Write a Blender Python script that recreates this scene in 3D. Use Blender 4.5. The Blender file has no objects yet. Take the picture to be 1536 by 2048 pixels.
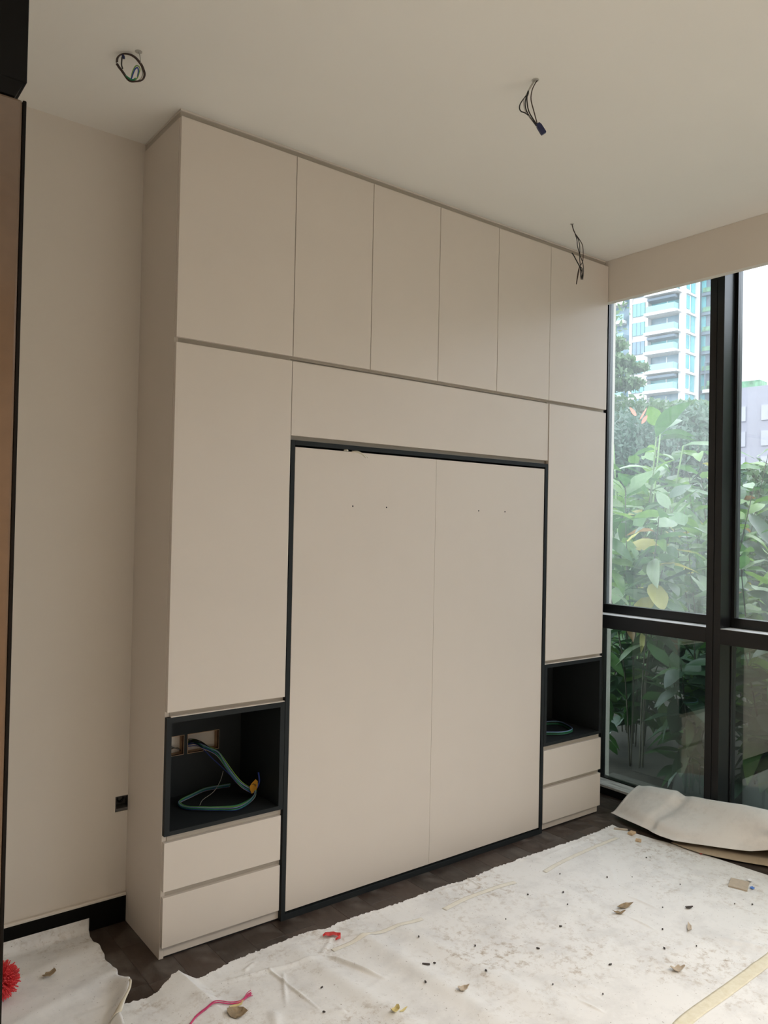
import bpy, bmesh, math, random
import numpy as np
from mathutils import Vector, Matrix

# ---------------------------------------------------------------- camera, sky, light, exposure
sc = bpy.context.scene
col = sc.collection
cam_d = bpy.data.cameras.new('camera')
cam = bpy.data.objects.new('camera', cam_d)
col.objects.link(cam)
cam.location = (-1.18205, -2.85699, 1.67991)
cam.rotation_euler = (1.5862758, -0.0202213, -0.6582624)
cam_d.sensor_fit = 'HORIZONTAL'
cam_d.sensor_width = 36.0
cam_d.lens = 1559.26 / 1536 * 36.0
cam_d.clip_start = 0.05
cam_d.clip_end = 600
sc.camera = cam

SKY = 3.6
world = bpy.data.worlds.new('overcast_sky')
sc.world = world
world.use_nodes = True
bg = world.node_tree.nodes['Background']
bg.inputs[0].default_value = (0.92, 0.935, 1.06, 1)
bg.inputs[1].default_value = SKY

sc.view_settings.view_transform = 'Standard'
sc.view_settings.look = 'None'
sc.view_settings.gamma = 1.0
sc.view_settings.use_curve_mapping = False
sc.view_settings.exposure = 0.79

def portal(y0, y1):
    d = bpy.data.lights.new('window_daylight', 'AREA')
    d.shape = 'RECTANGLE'
    d.size = 3.1
    d.size_y = abs(y1 - y0)
    d.cycles.is_portal = True
    o = bpy.data.objects.new('window_daylight', d)
    col.objects.link(o)
    o.location = (3.20, (y0 + y1) / 2, 1.62)
    o.rotation_euler = (0, math.radians(90), 0)
portal(-7.4, 0.33)

def hall_or_fill_lamp(loc, power, colr, cone=62, blend=0.6):
    d = bpy.data.lights.new('hall_or_fill_spot', 'SPOT')
    d.energy = power
    d.color = colr
    d.spot_size = math.radians(cone)
    d.spot_blend = blend
    d.shadow_soft_size = 0.06
    o = bpy.data.objects.new('hall_or_fill_spot', d)
    col.objects.link(o)
    o.location = loc
hall_or_fill_lamp((-1.40, -2.42, 3.15), 150.0, (1.0, 0.72, 0.45))
# added fill spots behind the camera, brightening the room without any fixture
for lx_, ly_ in ((-0.5, -3.3), (0.7, -3.3), (1.9, -3.3), (0.1, -5.0), (1.5, -5.0)):
    hall_or_fill_lamp((lx_, ly_, 3.25), 88.0, (1.0, 0.87, 0.71), 124, 1.0)

R = random.Random(7)

# ---------------------------------------------------------------- materials
def newmat(name):
    m = bpy.data.materials.new(name)
    m.use_nodes = True
    nt = m.node_tree
    return m, nt, nt.nodes['Principled BSDF']

def node(nt, typ, **kw):
    n = nt.nodes.new(typ)
    for k, v in kw.items():
        setattr(n, k, v)
    return n

def ramp(nt, fac, stops):
    r = node(nt, 'ShaderNodeValToRGB')
    els = r.color_ramp.elements
    while len(els) < len(stops):
        els.new(0.5)
    for e, (p, c) in zip(els, stops):
        e.position = p
        e.color = (*c, 1) if len(c) == 3 else c
    nt.links.new(fac, r.inputs[0])
    return r.outputs[0]

def noise(nt, scale, detail=3.0, rough=0.55, coord='Object', vec=None):
    if vec is None:
        tc = node(nt, 'ShaderNodeTexCoord')
        vec = tc.outputs[coord]
    n = node(nt, 'ShaderNodeTexNoise')
    n.inputs['Scale'].default_value = scale
    n.inputs['Detail'].default_value = detail
    n.inputs['Roughness'].default_value = rough
    nt.links.new(vec, n.inputs['Vector'])
    return n

def plain(name, colr, rough=0.5, metal=0.0, spec=0.5, var=0.04, scale=8.0, bump=0.0, bscale=200.0):
    """base colour with a slight procedural variation and optional fine relief"""
    m, nt, b = newmat(name)
    b.inputs['Roughness'].default_value = rough
    b.inputs['Metallic'].default_value = metal
    b.inputs['Specular IOR Level'].default_value = spec
    n = noise(nt, scale)
    lo = tuple(max(0, c * (1 - var)) for c in colr)
    hi = tuple(min(1, c * (1 + var)) for c in colr)
    nt.links.new(ramp(nt, n.outputs['Fac'], [(0.3, lo), (0.7, hi)]), b.inputs['Base Color'])
    if bump:
        n2 = noise(nt, bscale, 2.0)
        bp = node(nt, 'ShaderNodeBump')
        bp.inputs['Strength'].default_value = bump
        bp.inputs['Distance'].default_value = 0.001
        nt.links.new(n2.outputs['Fac'], bp.inputs['Height'])
        nt.links.new(bp.outputs[0], b.inputs['Normal'])
    return m

M = {}
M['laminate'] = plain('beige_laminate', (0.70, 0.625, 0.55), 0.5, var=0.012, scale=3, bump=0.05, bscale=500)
M['laminate_shaded'] = plain('beige_laminate_shaded', (0.50, 0.445, 0.375), 0.55, var=0.015)  # laminate darkened to paint in the shade of grooves and recesses
M['charcoal'] = plain('charcoal_laminate', (0.018, 0.021, 0.0225), 0.6, spec=0.2, var=0.06, bump=0.05, bscale=400)
M['wall'] = plain('warm_white_paint', (0.69, 0.63, 0.555), 0.85, spec=0.2, var=0.012, scale=2, bump=0.12, bscale=300)
M['ceiling'] = plain('ceiling_paint', (0.78, 0.755, 0.70), 0.9, spec=0.2, var=0.01, scale=1.5, bump=0.08, bscale=250)
M['baseboard'] = plain('black_skirting', (0.0035, 0.0033, 0.003), 0.6, spec=0.1, var=0.1)
M['black_metal'] = plain('black_window_metal', (0.007, 0.007, 0.0075), 0.30, spec=0.42, var=0.05)
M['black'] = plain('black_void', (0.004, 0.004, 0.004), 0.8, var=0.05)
M['plug_blue'] = plain('navy_plug', (0.012, 0.018, 0.075), 0.45)
M['w_black'] = plain('wire_black', (0.010, 0.010, 0.010), 0.4)
M['w_brown'] = plain('wire_brown', (0.045, 0.022, 0.014), 0.4)
M['w_blue'] = plain('wire_blue', (0.02, 0.05, 0.30), 0.4)
M['w_pale'] = plain('wire_pale_blue', (0.20, 0.26, 0.50), 0.4)
M['w_green'] = plain('wire_green', (0.03, 0.22, 0.10), 0.4)
M['w_yg'] = plain('wire_yellow_green', (0.16, 0.34, 0.05), 0.4)
M['w_grey'] = plain('wire_grey', (0.42, 0.40, 0.36), 0.45)
M['tag'] = plain('orange_tag', (0.52, 0.25, 0.02), 0.5)
M['ink'] = plain('black_ink', (0.02, 0.015, 0.01), 0.6)
M['raw_wood'] = plain('raw_board', (0.50, 0.33, 0.20), 0.8, var=0.15, scale=40)
M['chip'] = plain('pale_wood_chip', (0.62, 0.45, 0.28), 0.8, var=0.15, scale=60)
M['offcut'] = plain('grey_beige_offcut', (0.50, 0.42, 0.33), 0.8, var=0.08, scale=60)
M['dry_leaf'] = plain('dried_leaf_brown', (0.27, 0.20, 0.12), 0.8, var=0.3, scale=60)
M['crumb'] = plain('dark_crumb', (0.06, 0.05, 0.045), 0.9, var=0.3, scale=100)
M['red_plastic'] = plain('red_plastic', (0.60, 0.045, 0.045), 0.35, var=0.2, scale=40)
M['pink'] = plain('magenta_string', (0.55, 0.05, 0.16), 0.6, var=0.15, scale=80)
M['red_yarn'] = plain('coral_red_yarn', (0.80, 0.075, 0.085), 0.8, var=0.2, scale=60)
M['yellow_scrap'] = plain('yellow_scrap', (0.66, 0.56, 0.26), 0.7, var=0.15, scale=40)
M['cream_tie'] = plain('cream_plastic', (0.75, 0.71, 0.60), 0.4)
M['blue_bit'] = plain('blue_plastic', (0.08, 0.22, 0.65), 0.4)
M['clear_bit'] = plain('milky_plastic', (0.8, 0.8, 0.82), 0.2)
M['kraft'] = plain('kraft_back', (0.42, 0.35, 0.26), 0.85, var=0.08, scale=20)
M['cream_back'] = plain('cream_paper_back', (0.66, 0.60, 0.48), 0.85, var=0.06, scale=20)
M['socket_grey'] = plain('socket_box_grey', (0.10, 0.095, 0.09), 0.6)

def mat_paper(name='white_floor_paper', dirt=1.0):
    m, nt, b = newmat(name)
    b.inputs['Roughness'].default_value = 0.75
    b.inputs['Specular IOR Level'].default_value = 0.25
    tc = node(nt, 'ShaderNodeTexCoord')
    v = tc.outputs['Object']
    big = noise(nt, 2.2, 4, 0.6, vec=v)
    fine = noise(nt, 26, 6, 0.75, vec=v)
    spk = noise(nt, 95, 3, 0.7, vec=v)
    mul = node(nt, 'ShaderNodeMath', operation='MULTIPLY')
    s1 = ramp(nt, big.outputs['Fac'], [(0.44, (0, 0, 0)), (0.66, (1, 1, 1))])
    s2 = ramp(nt, fine.outputs['Fac'], [(0.50, (0, 0, 0)), (0.64, (1, 1, 1))])
    nt.links.new(s1, mul.inputs[0]); nt.links.new(s2, mul.inputs[1])
    k = node(nt, 'ShaderNodeMath', operation='MULTIPLY'); k.inputs[1].default_value = 0.8 * dirt
    nt.links.new(mul.outputs[0], k.inputs[0])
    scuff = noise(nt, 5.5, 5, 0.65, vec=v)
    base = ramp(nt, scuff.outputs['Fac'], [(0.34, (0.70, 0.69, 0.68)), (0.52, (0.80, 0.79, 0.775))])
    mx = node(nt, 'ShaderNodeMix', data_type='RGBA')
    nt.links.new(k.outputs[0], mx.inputs[0]); nt.links.new(base, mx.inputs[6])
    mx.inputs[7].default_value = (0.38, 0.30, 0.22, 1)
    s3 = ramp(nt, spk.outputs['Fac'], [(0.655, (0, 0, 0)), (0.72, (1, 1, 1))])
    k3 = node(nt, 'ShaderNodeMath', operation='MULTIPLY'); k3.inputs[1].default_value = 0.8 * dirt
    nt.links.new(s3, k3.inputs[0])
    mx2 = node(nt, 'ShaderNodeMix', data_type='RGBA')
    nt.links.new(k3.outputs[0], mx2.inputs[0]); nt.links.new(mx.outputs[2], mx2.inputs[6])
    mx2.inputs[7].default_value = (0.22, 0.17, 0.13, 1)
    nt.links.new(mx2.outputs[2], b.inputs['Base Color'])
    bp = node(nt, 'ShaderNodeBump'); bp.inputs['Strength'].default_value = 0.35; bp.inputs['Distance'].default_value = 0.004
    wr = noise(nt, 11, 4, 0.6, vec=v)
    nt.links.new(wr.outputs['Fac'], bp.inputs['Height']); nt.links.new(bp.outputs[0], b.inputs['Normal'])
    return m
M['paper'] = mat_paper()
M['paper_clean'] = mat_paper('white_paper_clean', 0.15)

def mat_tape():
    m, nt, b = newmat('yellowed_masking_tape')
    b.inputs['Roughness'].default_value = 0.6
    n = noise(nt, 30, 5, 0.7)
    nt.links.new(ramp(nt, n.outputs['Fac'], [(0.3, (0.66, 0.59, 0.42)), (0.7, (0.79, 0.74, 0.60))]), b.inputs['Base Color'])
    return m
M['tape'] = mat_tape()
M['tape_faint'] = plain('faded_masking_tape', (0.78, 0.74, 0.65), 0.65, var=0.06, scale=25)

def mat_wood(name, a, c, dust=0.0):
    m, nt, b = newmat(name)
    b.inputs['Roughness'].default_value = 0.42
    tc = node(nt, 'ShaderNodeTexCoord')
    mp = node(nt, 'ShaderNodeMapping'); mp.inputs['Scale'].default_value = (14, 1.6, 14)
    nt.links.new(tc.outputs['Object'], mp.inputs[0])
    oi = node(nt, 'ShaderNodeObjectInfo')
    n = noise(nt, 4, 5, 0.6, vec=mp.outputs[0])
    add = node(nt, 'ShaderNodeMath', operation='MULTIPLY_ADD'); add.inputs[1].default_value = 0.6; 
    nt.links.new(oi.outputs['Random'], add.inputs[0])
    sub = node(nt, 'ShaderNodeMath', operation='SUBTRACT'); sub.inputs[1].default_value = 0.3
    nt.links.new(n.outputs['Fac'], sub.inputs[0]); nt.links.new(sub.outputs[0], add.inputs[2])
    base = ramp(nt, add.outputs[0], [(0.1, a), (0.8, c)])
    d = noise(nt, 5, 6, 0.7, vec=tc.outputs['Object'])
    dm = ramp(nt, d.outputs['Fac'], [(0.48, (0, 0, 0)), (0.75, (dust, dust, dust))])
    mx = node(nt, 'ShaderNodeMix', data_type='RGBA')
    nt.links.new(dm, mx.inputs[0]); nt.links.new(base, mx.inputs[6]); mx.inputs[7].default_value = (0.30, 0.28, 0.25, 1)
    nt.links.new(mx.outputs[2], b.inputs['Base Color'])
    nt.links.new(ramp(nt, d.outputs['Fac'], [(0.4, (0.35,) * 3), (0.7, (0.7,) * 3)]), b.inputs['Roughness'])
    return m
M['floor_wood'] = mat_wood('dark_walnut_parquet', (0.024, 0.016, 0.012), (0.056, 0.036, 0.027), 0.35)
M['floor_sub'] = plain('dark_floor_base', (0.018, 0.012, 0.010), 0.7)
M['door_wood'] = mat_wood('brown_veneer_door', (0.075, 0.045, 0.025), (0.10, 0.06, 0.034), 0.0)
M['edge_dark'] = plain('dark_door_edge', (0.004, 0.003, 0.0025), 0.7, spec=0.1)

def mat_sill():
    m, nt, b = newmat('dusty_grey_stone_sill')
    b.inputs['Roughness'].default_value = 0.5
    tc = node(nt, 'ShaderNodeTexCoord')
    mp = node(nt, 'ShaderNodeMapping'); mp.inputs['Scale'].default_value = (9, 1.4, 9)
    nt.links.new(tc.outputs['Object'], mp.inputs[0])
    n = noise(nt, 5, 6, 0.7, vec=mp.outputs[0])
    nt.links.new(ramp(nt, n.outputs['Fac'], [(0.35, (0.30, 0.30, 0.30)), (0.6, (0.66, 0.66, 0.65))]), b.inputs['Base Color'])
    return m
M['sill'] = mat_sill()
M['transom_top'] = plain('dusty_sky_sheen_ledge', (0.62, 0.62, 0.60), 0.45, var=0.15, scale=14)  # pale colour holds dust plus a painted-in sky reflection

def mat_glass(name, dust, f0=0.075, tint=(0.95, 0.985, 0.975)):
    m = bpy.data.materials.new(name)
    m.use_nodes = True
    nt = m.node_tree
    nt.nodes.remove(nt.nodes['Principled BSDF'])
    out = nt.nodes['Material Output']
    tr = node(nt, 'ShaderNodeBsdfTransparent'); tr.inputs[0].default_value = (*tint, 1)
    gl = node(nt, 'ShaderNodeBsdfGlossy'); gl.inputs['Roughness'].default_value = 0.0
    gl.inputs['Color'].default_value = (0.95, 1.0, 0.98, 1)
    lw = node(nt, 'ShaderNodeLayerWeight'); lw.inputs['Blend'].default_value = 0.5
    p = node(nt, 'ShaderNodeMath', operation='POWER'); p.inputs[1].default_value = 5
    nt.links.new(lw.outputs['Facing'], p.inputs[0])
    f = node(nt, 'ShaderNodeMath', operation='MULTIPLY_ADD'); f.inputs[1].default_value = 1 - f0; f.inputs[2].default_value = f0
    nt.links.new(p.outputs[0], f.inputs[0])
    mx = node(nt, 'ShaderNodeMixShader')
    nt.links.new(f.outputs[0], mx.inputs[0]); nt.links.new(tr.outputs[0], mx.inputs[1]); nt.links.new(gl.outputs[0], mx.inputs[2])
    tl = node(nt, 'ShaderNodeBsdfTranslucent'); tl.inputs[0].default_value = (0.80, 0.88, 0.86, 1)
    tc = node(nt, 'ShaderNodeTexCoord')
    mp = node(nt, 'ShaderNodeMapping'); mp.inputs['Scale'].default_value = (1, 22, 1.0)
    nt.links.new(tc.outputs['Object'], mp.inputs[0])
    n = noise(nt, 3, 5, 0.65, vec=mp.outputs[0])
    dm = ramp(nt, n.outputs['Fac'], [(0.25, (dust * 0.6,) * 3), (0.75, (dust * 1.4,) * 3)])
    mx2 = node(nt, 'ShaderNodeMixShader')
    nt.links.new(dm, mx2.inputs[0]); nt.links.new(mx.outputs[0], mx2.inputs[1]); nt.links.new(tl.outputs[0], mx2.inputs[2])
    nt.links.new(mx2.outputs[0], out.inputs['Surface'])
    return m
M['glass_dusty'] = mat_glass('dusty_window_glass', 0.075)
M['glass_mid'] = mat_glass('lightly_dusty_window_glass', 0.03)
M['glass_low'] = mat_glass('tinted_lower_window_glass', 0.004, 0.13, (0.70, 0.77, 0.74))

def mat_leaf(name, a, c, trans=0.45):
    m = bpy.data.materials.new(name)
    m.use_nodes = True
    nt = m.node_tree
    b = nt.nodes['Principled BSDF']; out = nt.nodes['Material Output']
    b.inputs['Roughness'].default_value = 0.38
    oi = node(nt, 'ShaderNodeObjectInfo')
    n = noise(nt, 6, 3)
    ad = node(nt, 'ShaderNodeMath', operation='MULTIPLY_ADD'); ad.inputs[1].default_value = 0.7
    sb = node(nt, 'ShaderNodeMath', operation='SUBTRACT'); sb.inputs[1].default_value = 0.35
    nt.links.new(n.outputs['Fac'], sb.inputs[0])
    nt.links.new(oi.outputs['Random'], ad.inputs[0]); nt.links.new(sb.outputs[0], ad.inputs[2])
    cc = ramp(nt, ad.outputs[0], [(0.1, a), (0.8, c)])
    nt.links.new(cc, b.inputs['Base Color'])
    t = node(nt, 'ShaderNodeBsdfTranslucent')
    nt.links.new(cc, t.inputs[0])
    mx = node(nt, 'ShaderNodeMixShader'); mx.inputs[0].default_value = trans
    nt.links.new(b.outputs[0], mx.inputs[1]); nt.links.new(t.outputs[0], mx.inputs[2])
    nt.links.new(mx.outputs[0], out.inputs['Surface'])
    return m
M['leaf_bright'] = mat_leaf('bright_green_leaf', (0.050, 0.122, 0.022), (0.144, 0.259, 0.050))
M['leaf_mid'] = mat_leaf('mid_green_leaf', (0.029, 0.086, 0.022), (0.072, 0.166, 0.043))
M['leaf_dark'] = mat_leaf('dark_glossy_leaf', (0.013, 0.043, 0.018), (0.036, 0.086, 0.036), 0.25)
M['leaf_pale'] = mat_leaf('pale_green_leaf', (0.144, 0.230, 0.115), (0.259, 0.346, 0.202))
M['leaf_yellow'] = mat_leaf('yellow_leaf', (0.288, 0.259, 0.043), (0.396, 0.374, 0.101))
M['leaf_brown'] = mat_leaf('withered_leaf', (0.144, 0.079, 0.029), (0.274, 0.173, 0.072))
M['bract'] = mat_leaf('coral_flower_bract', (0.446, 0.115, 0.065), (0.540, 0.216, 0.144))
M['tree_leaf'] = mat_leaf('tree_foliage', (0.065, 0.122, 0.050), (0.122, 0.202, 0.086))
M['tree_leaf2'] = mat_leaf('blue_green_foliage', (0.058, 0.108, 0.072), (0.115, 0.180, 0.122))
M['hedge_leaf'] = mat_leaf('hedge_foliage', (0.022, 0.054, 0.022), (0.065, 0.115, 0.050))
M['stem'] = plain('grey_brown_stem', (0.055, 0.05, 0.032), 0.8, var=0.25, scale=20)
M['stem_green'] = plain('green_stem', (0.10, 0.17, 0.05), 0.6, var=0.2, scale=20)
M['soil'] = plain('dark_soil', (0.035, 0.030, 0.022), 0.95, var=0.35, scale=6)
M['bounce_slab'] = plain('bounce_slab_tone', (0.14, 0.15, 0.11), 0.85, var=0.06, scale=2)  # tone of the unseen slab added for bounced light
M['b_white'] = plain('white_facade', (0.46, 0.455, 0.44), 0.8, var=0.03, scale=0.3)
M['b_glass'] = plain('teal_facade_glass', (0.09, 0.27, 0.29), 0.25, var=0.2, scale=0.4)
M['b_glass2'] = plain('grey_blue_facade_glass', (0.085, 0.15, 0.19), 0.25, var=0.2, scale=0.4)
M['b_rail'] = plain('pale_green_balustrade', (0.14, 0.27, 0.28), 0.3, var=0.06, scale=0.5)
M['b_grey'] = plain('grey_facade', (0.20, 0.20, 0.225), 0.8, var=0.05, scale=0.2)
M['b_grey_win'] = plain('grey_facade_window', (0.235, 0.24, 0.265), 0.4, var=0.08, scale=0.3)
M['b_dark'] = plain('slate_facade', (0.09, 0.12, 0.15), 0.7, var=0.1, scale=0.3)
M['b_cream'] = plain('cream_house_wall', (0.42, 0.35, 0.23), 0.85, var=0.04, scale=1)
M['b_roof'] = plain('grey_roof', (0.12, 0.115, 0.125), 0.8, var=0.08, scale=1)
M['planter_green'] = plain('balcony_greenery', (0.10, 0.20, 0.12), 0.8, var=0.4, scale=2)
M['magenta_flower'] = plain('magenta_flowers', (0.40, 0.08, 0.22), 0.8, var=0.3, scale=3)

# ---------------------------------------------------------------- helpers
OFF = {}
def tag(o, label=None, cat=None, group=None, kind=None):
    if label: o['label'] = label
    if cat: o['category'] = cat
    if group: o['group'] = group
    if kind: o['kind'] = kind
    return o

def thing(name, label=None, cat=None, loc=(0, 0, 0), group=None, kind=None):
    o = bpy.data.objects.new(name, None)
    o.empty_display_size = 0.1
    col.objects.link(o)
    o.location = loc
    OFF[o] = Vector(loc)
    return tag(o, label, cat, group, kind)

def emit(name, verts, faces, mat, parent=None, smooth=False, label=None, mats=None, mi=None):
    v = np.asarray(verts, dtype=np.float64).reshape(-1, 3)
    if parent is None:
        org = Vector(((v[:, 0].min() + v[:, 0].max()) / 2, (v[:, 1].min() + v[:, 1].max()) / 2, v[:, 2].min()))
    else:
        org = OFF[parent]
    v = v - np.array(org)
    me = bpy.data.meshes.new(name)
    me.from_pydata(v.tolist(), [], [tuple(int(i) for i in f) for f in faces])
    for m in (mats or [mat]):
        me.materials.append(M[m] if isinstance(m, str) else m)
    if smooth:
        me.polygons.foreach_set('use_smooth', [True] * len(me.polygons))
    if mi is not None:
        me.polygons.foreach_set('material_index', mi)
    me.update()
    o = bpy.data.objects.new(name, me)
    col.objects.link(o)
    if parent is None:
        o.location = org
    else:
        o.parent = parent
    OFF[o] = Vector(org)
    if label: o['label'] = label
    return o

BF = [(0, 3, 2, 1), (4, 5, 6, 7), (0, 1, 5, 4), (1, 2, 6, 5), (2, 3, 7, 6), (3, 0, 4, 7)]
def bverts(a, b):
    (x0, y0, z0), (x1, y1, z1) = a, b
    return [(x0, y0, z0), (x1, y0, z0), (x1, y1, z0), (x0, y1, z0), (x0, y0, z1), (x1, y0, z1), (x1, y1, z1), (x0, y1, z1)]

def boxes(name, lst, mat, parent=None, bevel=0.0, label=None):
    V, F = [], []
    for a, b in lst:
        n = len(V)
        V += bverts(a, b)
        F += [tuple(i + n for i in f) for f in BF]
    o = emit(name, V, F, mat, parent, label=label)
    if bevel:
        bm = bmesh.new(); bm.from_mesh(o.data)
        bmesh.ops.bevel(bm, geom=bm.edges[:], offset=bevel, segments=2, affect='EDGES', profile=0.5)
        bm.to_mesh(o.data); bm.free()
    return o

def box(name, a, b, mat, parent=None, bevel=0.0, label=None):
    return boxes(name, [(a, b)], mat, parent, bevel, label)

def catmull(P, n=6):
    P = [np.array(p, float) for p in P]
    Q = [2 * P[0] - P[1]] + P + [2 * P[-1] - P[-2]]
    out = []
    for i in range(1, len(Q) - 2):
        for k in range(n):
            t = k / n
            a, b, c, d = Q[i - 1], Q[i], Q[i + 1], Q[i + 2]
            out.append(0.5 * ((2 * b) + (c - a) * t + (2 * a - 5 * b + 4 * c - d) * t * t + (3 * b - a - 3 * c + d) * t ** 3))
    out.append(P[-1])
    return np.array(out)

def tube_geo(P, r, seg=6):
    P = np.asarray(P, float)
    rr = np.full(len(P), r) if np.isscalar(r) else np.asarray(r, float)
    T = np.gradient(P, axis=0)
    T /= np.linalg.norm(T, axis=1)[:, None] + 1e-12
    u = np.cross(T[0], (0.3, 0.5, 0.81)); u /= np.linalg.norm(u)
    V = []
    for i in range(len(P)):
        u = u - T[i] * (u @ T[i]); u /= np.linalg.norm(u) + 1e-12
        w = np.cross(T[i], u)
        for k in range(seg):
            a = 2 * math.pi * k / seg
            V.append(P[i] + rr[i] * (math.cos(a) * u + math.sin(a) * w))
    F = []
    for i in range(len(P) - 1):
        for k in range(seg):
            a, b = i * seg + k, i * seg + (k + 1) % seg
            F.append((a, b, b + seg, a + seg))
    F.append(tuple(range(seg - 1, -1, -1)))
    F.append(tuple(range((len(P) - 1) * seg, len(P) * seg)))
    return V, F

def tube(name, P, r, mat, parent=None, seg=6, n=6, label=None):
    C = catmull(P, n) if n > 1 else np.array(P, float)
    if not np.isscalar(r):
        r = np.interp(np.linspace(0, 1, len(C)), np.linspace(0, 1, len(r)), r)
    V, F = tube_geo(C, r, seg)
    return emit(name, V, F, mat, parent, smooth=True, label=label)

# ---------------------------------------------------------------- room shell
W = 2.68          # right end of the wardrobe run
H = 3.276         # ceiling
YB = 0.393        # back wall
sub = boxes('floor', [((-2.1, -7.5, -0.12), (3.12, 0.55, -0.012))], 'floor_sub')
tag(sub, kind='structure')
# parquet boards (only the strip that the protective sheets leave bare, and a little under their edges)
def plank_mesh(w, l):
    bm = bmesh.new()
    bmesh.ops.create_cube(bm, size=1.0)
    for v in bm.verts:
        v.co = Vector((v.co.x * w, v.co.y * l, v.co.z * 0.012))
    bmesh.ops.bevel(bm, geom=[e for e in bm.edges if all(v.co.z > 0 for v in e.verts)], offset=0.0005, segments=1, affect='EDGES')
    me = bpy.data.meshes.new('plank'); bm.to_mesh(me); bm.free()
    me.materials.append(M['floor_wood'])
    return me
PW = 0.1435
pm = {l: plank_mesh(PW - 0.0006, l - 0.0006) for l in (0.29, 0.43, 0.57)}
x = -0.95 + PW / 2
while x < 3.1:
    y = 0.54
    y -= R.choice([0.0, 0.07, 0.14])
    stop = -1.25 if x > 2.4 else -0.42
    while y > stop:
        l = R.choice([0.29, 0.43, 0.57])
        o = bpy.data.objects.new('plank', pm[l])
        o.location = (x - 0, y - l / 2, -0.006 + R.uniform(-0.0004, 0.0003))
        o.location -= OFF[sub]
        o.parent = sub
        col.objects.link(o)
        y -= l
    x += PW

tag(box('ceiling', (-2.1, -7.5, H), (3.3, 0.55, H + 0.1), 'ceiling'), kind='structure')
# back wall with a square hole for the cut-out electrical box beside the end panel
HX0, HX1, HZ0, HZ1 = -0.052, 0.014, 0.458, 0.522
wb = boxes('wall_back', [((-2.1, YB, -0.012), (HX0, YB + 0.12, H)), ((HX1, YB, -0.012), (3.3, YB + 0.12, H)),
                    ((HX0, YB, -0.012), (HX1, YB + 0.12, HZ0)), ((HX0, YB, HZ1), (HX1, YB + 0.12, H)),
                    ((HX0, YB + 0.06, HZ0), (HX1, YB + 0.12, HZ1))], 'wall')
tag(wb, kind='structure')
tag(box('wall_left', (-2.2, -7.5, -0.012), (-2.1, YB + 0.12, H), 'wall'), kind='structure')
tag(box('wall_rear', (-2.1, -7.6, -0.012), (3.3, -7.5, H), 'wall'), kind='structure')
tag(box('baseboard_back', (-2.1, YB - 0.012, 0), (-0.001, YB, 0.109), 'baseboard', bevel=0.002), kind='structure')
tag(box('trim_1', (-2.1, YB - 0.016, 0.109), (-0.001, YB, 0.121), 'wall', bevel=0.003), kind='structure')
# recessed electrical box
sb = thing('socket_box', 'empty recessed electrical back box in the wall beside the end panel', 'socket', (-0.018, YB + 0.03, HZ0 + 0.001))
t = 0.003
boxes('box_shell', [((HX0 + .001, YB + .002, HZ0 + .001), (HX0 + .001 + t, YB + .055, HZ1 - .001)), ((HX1 - t - .001, YB + .002, HZ0 + .001), (HX1 - .001, YB + .055, HZ1 - .001)),
                   ((HX0 + .001, YB + .002, HZ0 + .001), (HX1 - .001, YB + .055, HZ0 + .012)), ((HX0 + .001, YB + .002, HZ1 - t - .001), (HX1 - .001, YB + .055, HZ1 - .001)),
                   ((HX0 + .001, YB + .052, HZ0 + .001), (HX1 - .001, YB + .056, HZ1 - .001))], 'socket_grey', sb)
tube('conduit_ring', [(-0.018 + .014 * math.cos(a), YB + .044, .497 + .014 * math.sin(a)) for a in np.linspace(0, 2 * math.pi, 14)], 0.003, 'w_black', sb, n=1)

# curtain pelmet in front of the window wall
tag(box('trim_2', (W + .002, -7.5, 3.027), (W + 0.047, YB, H), 'wall', bevel=0.002), kind='structure')

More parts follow.
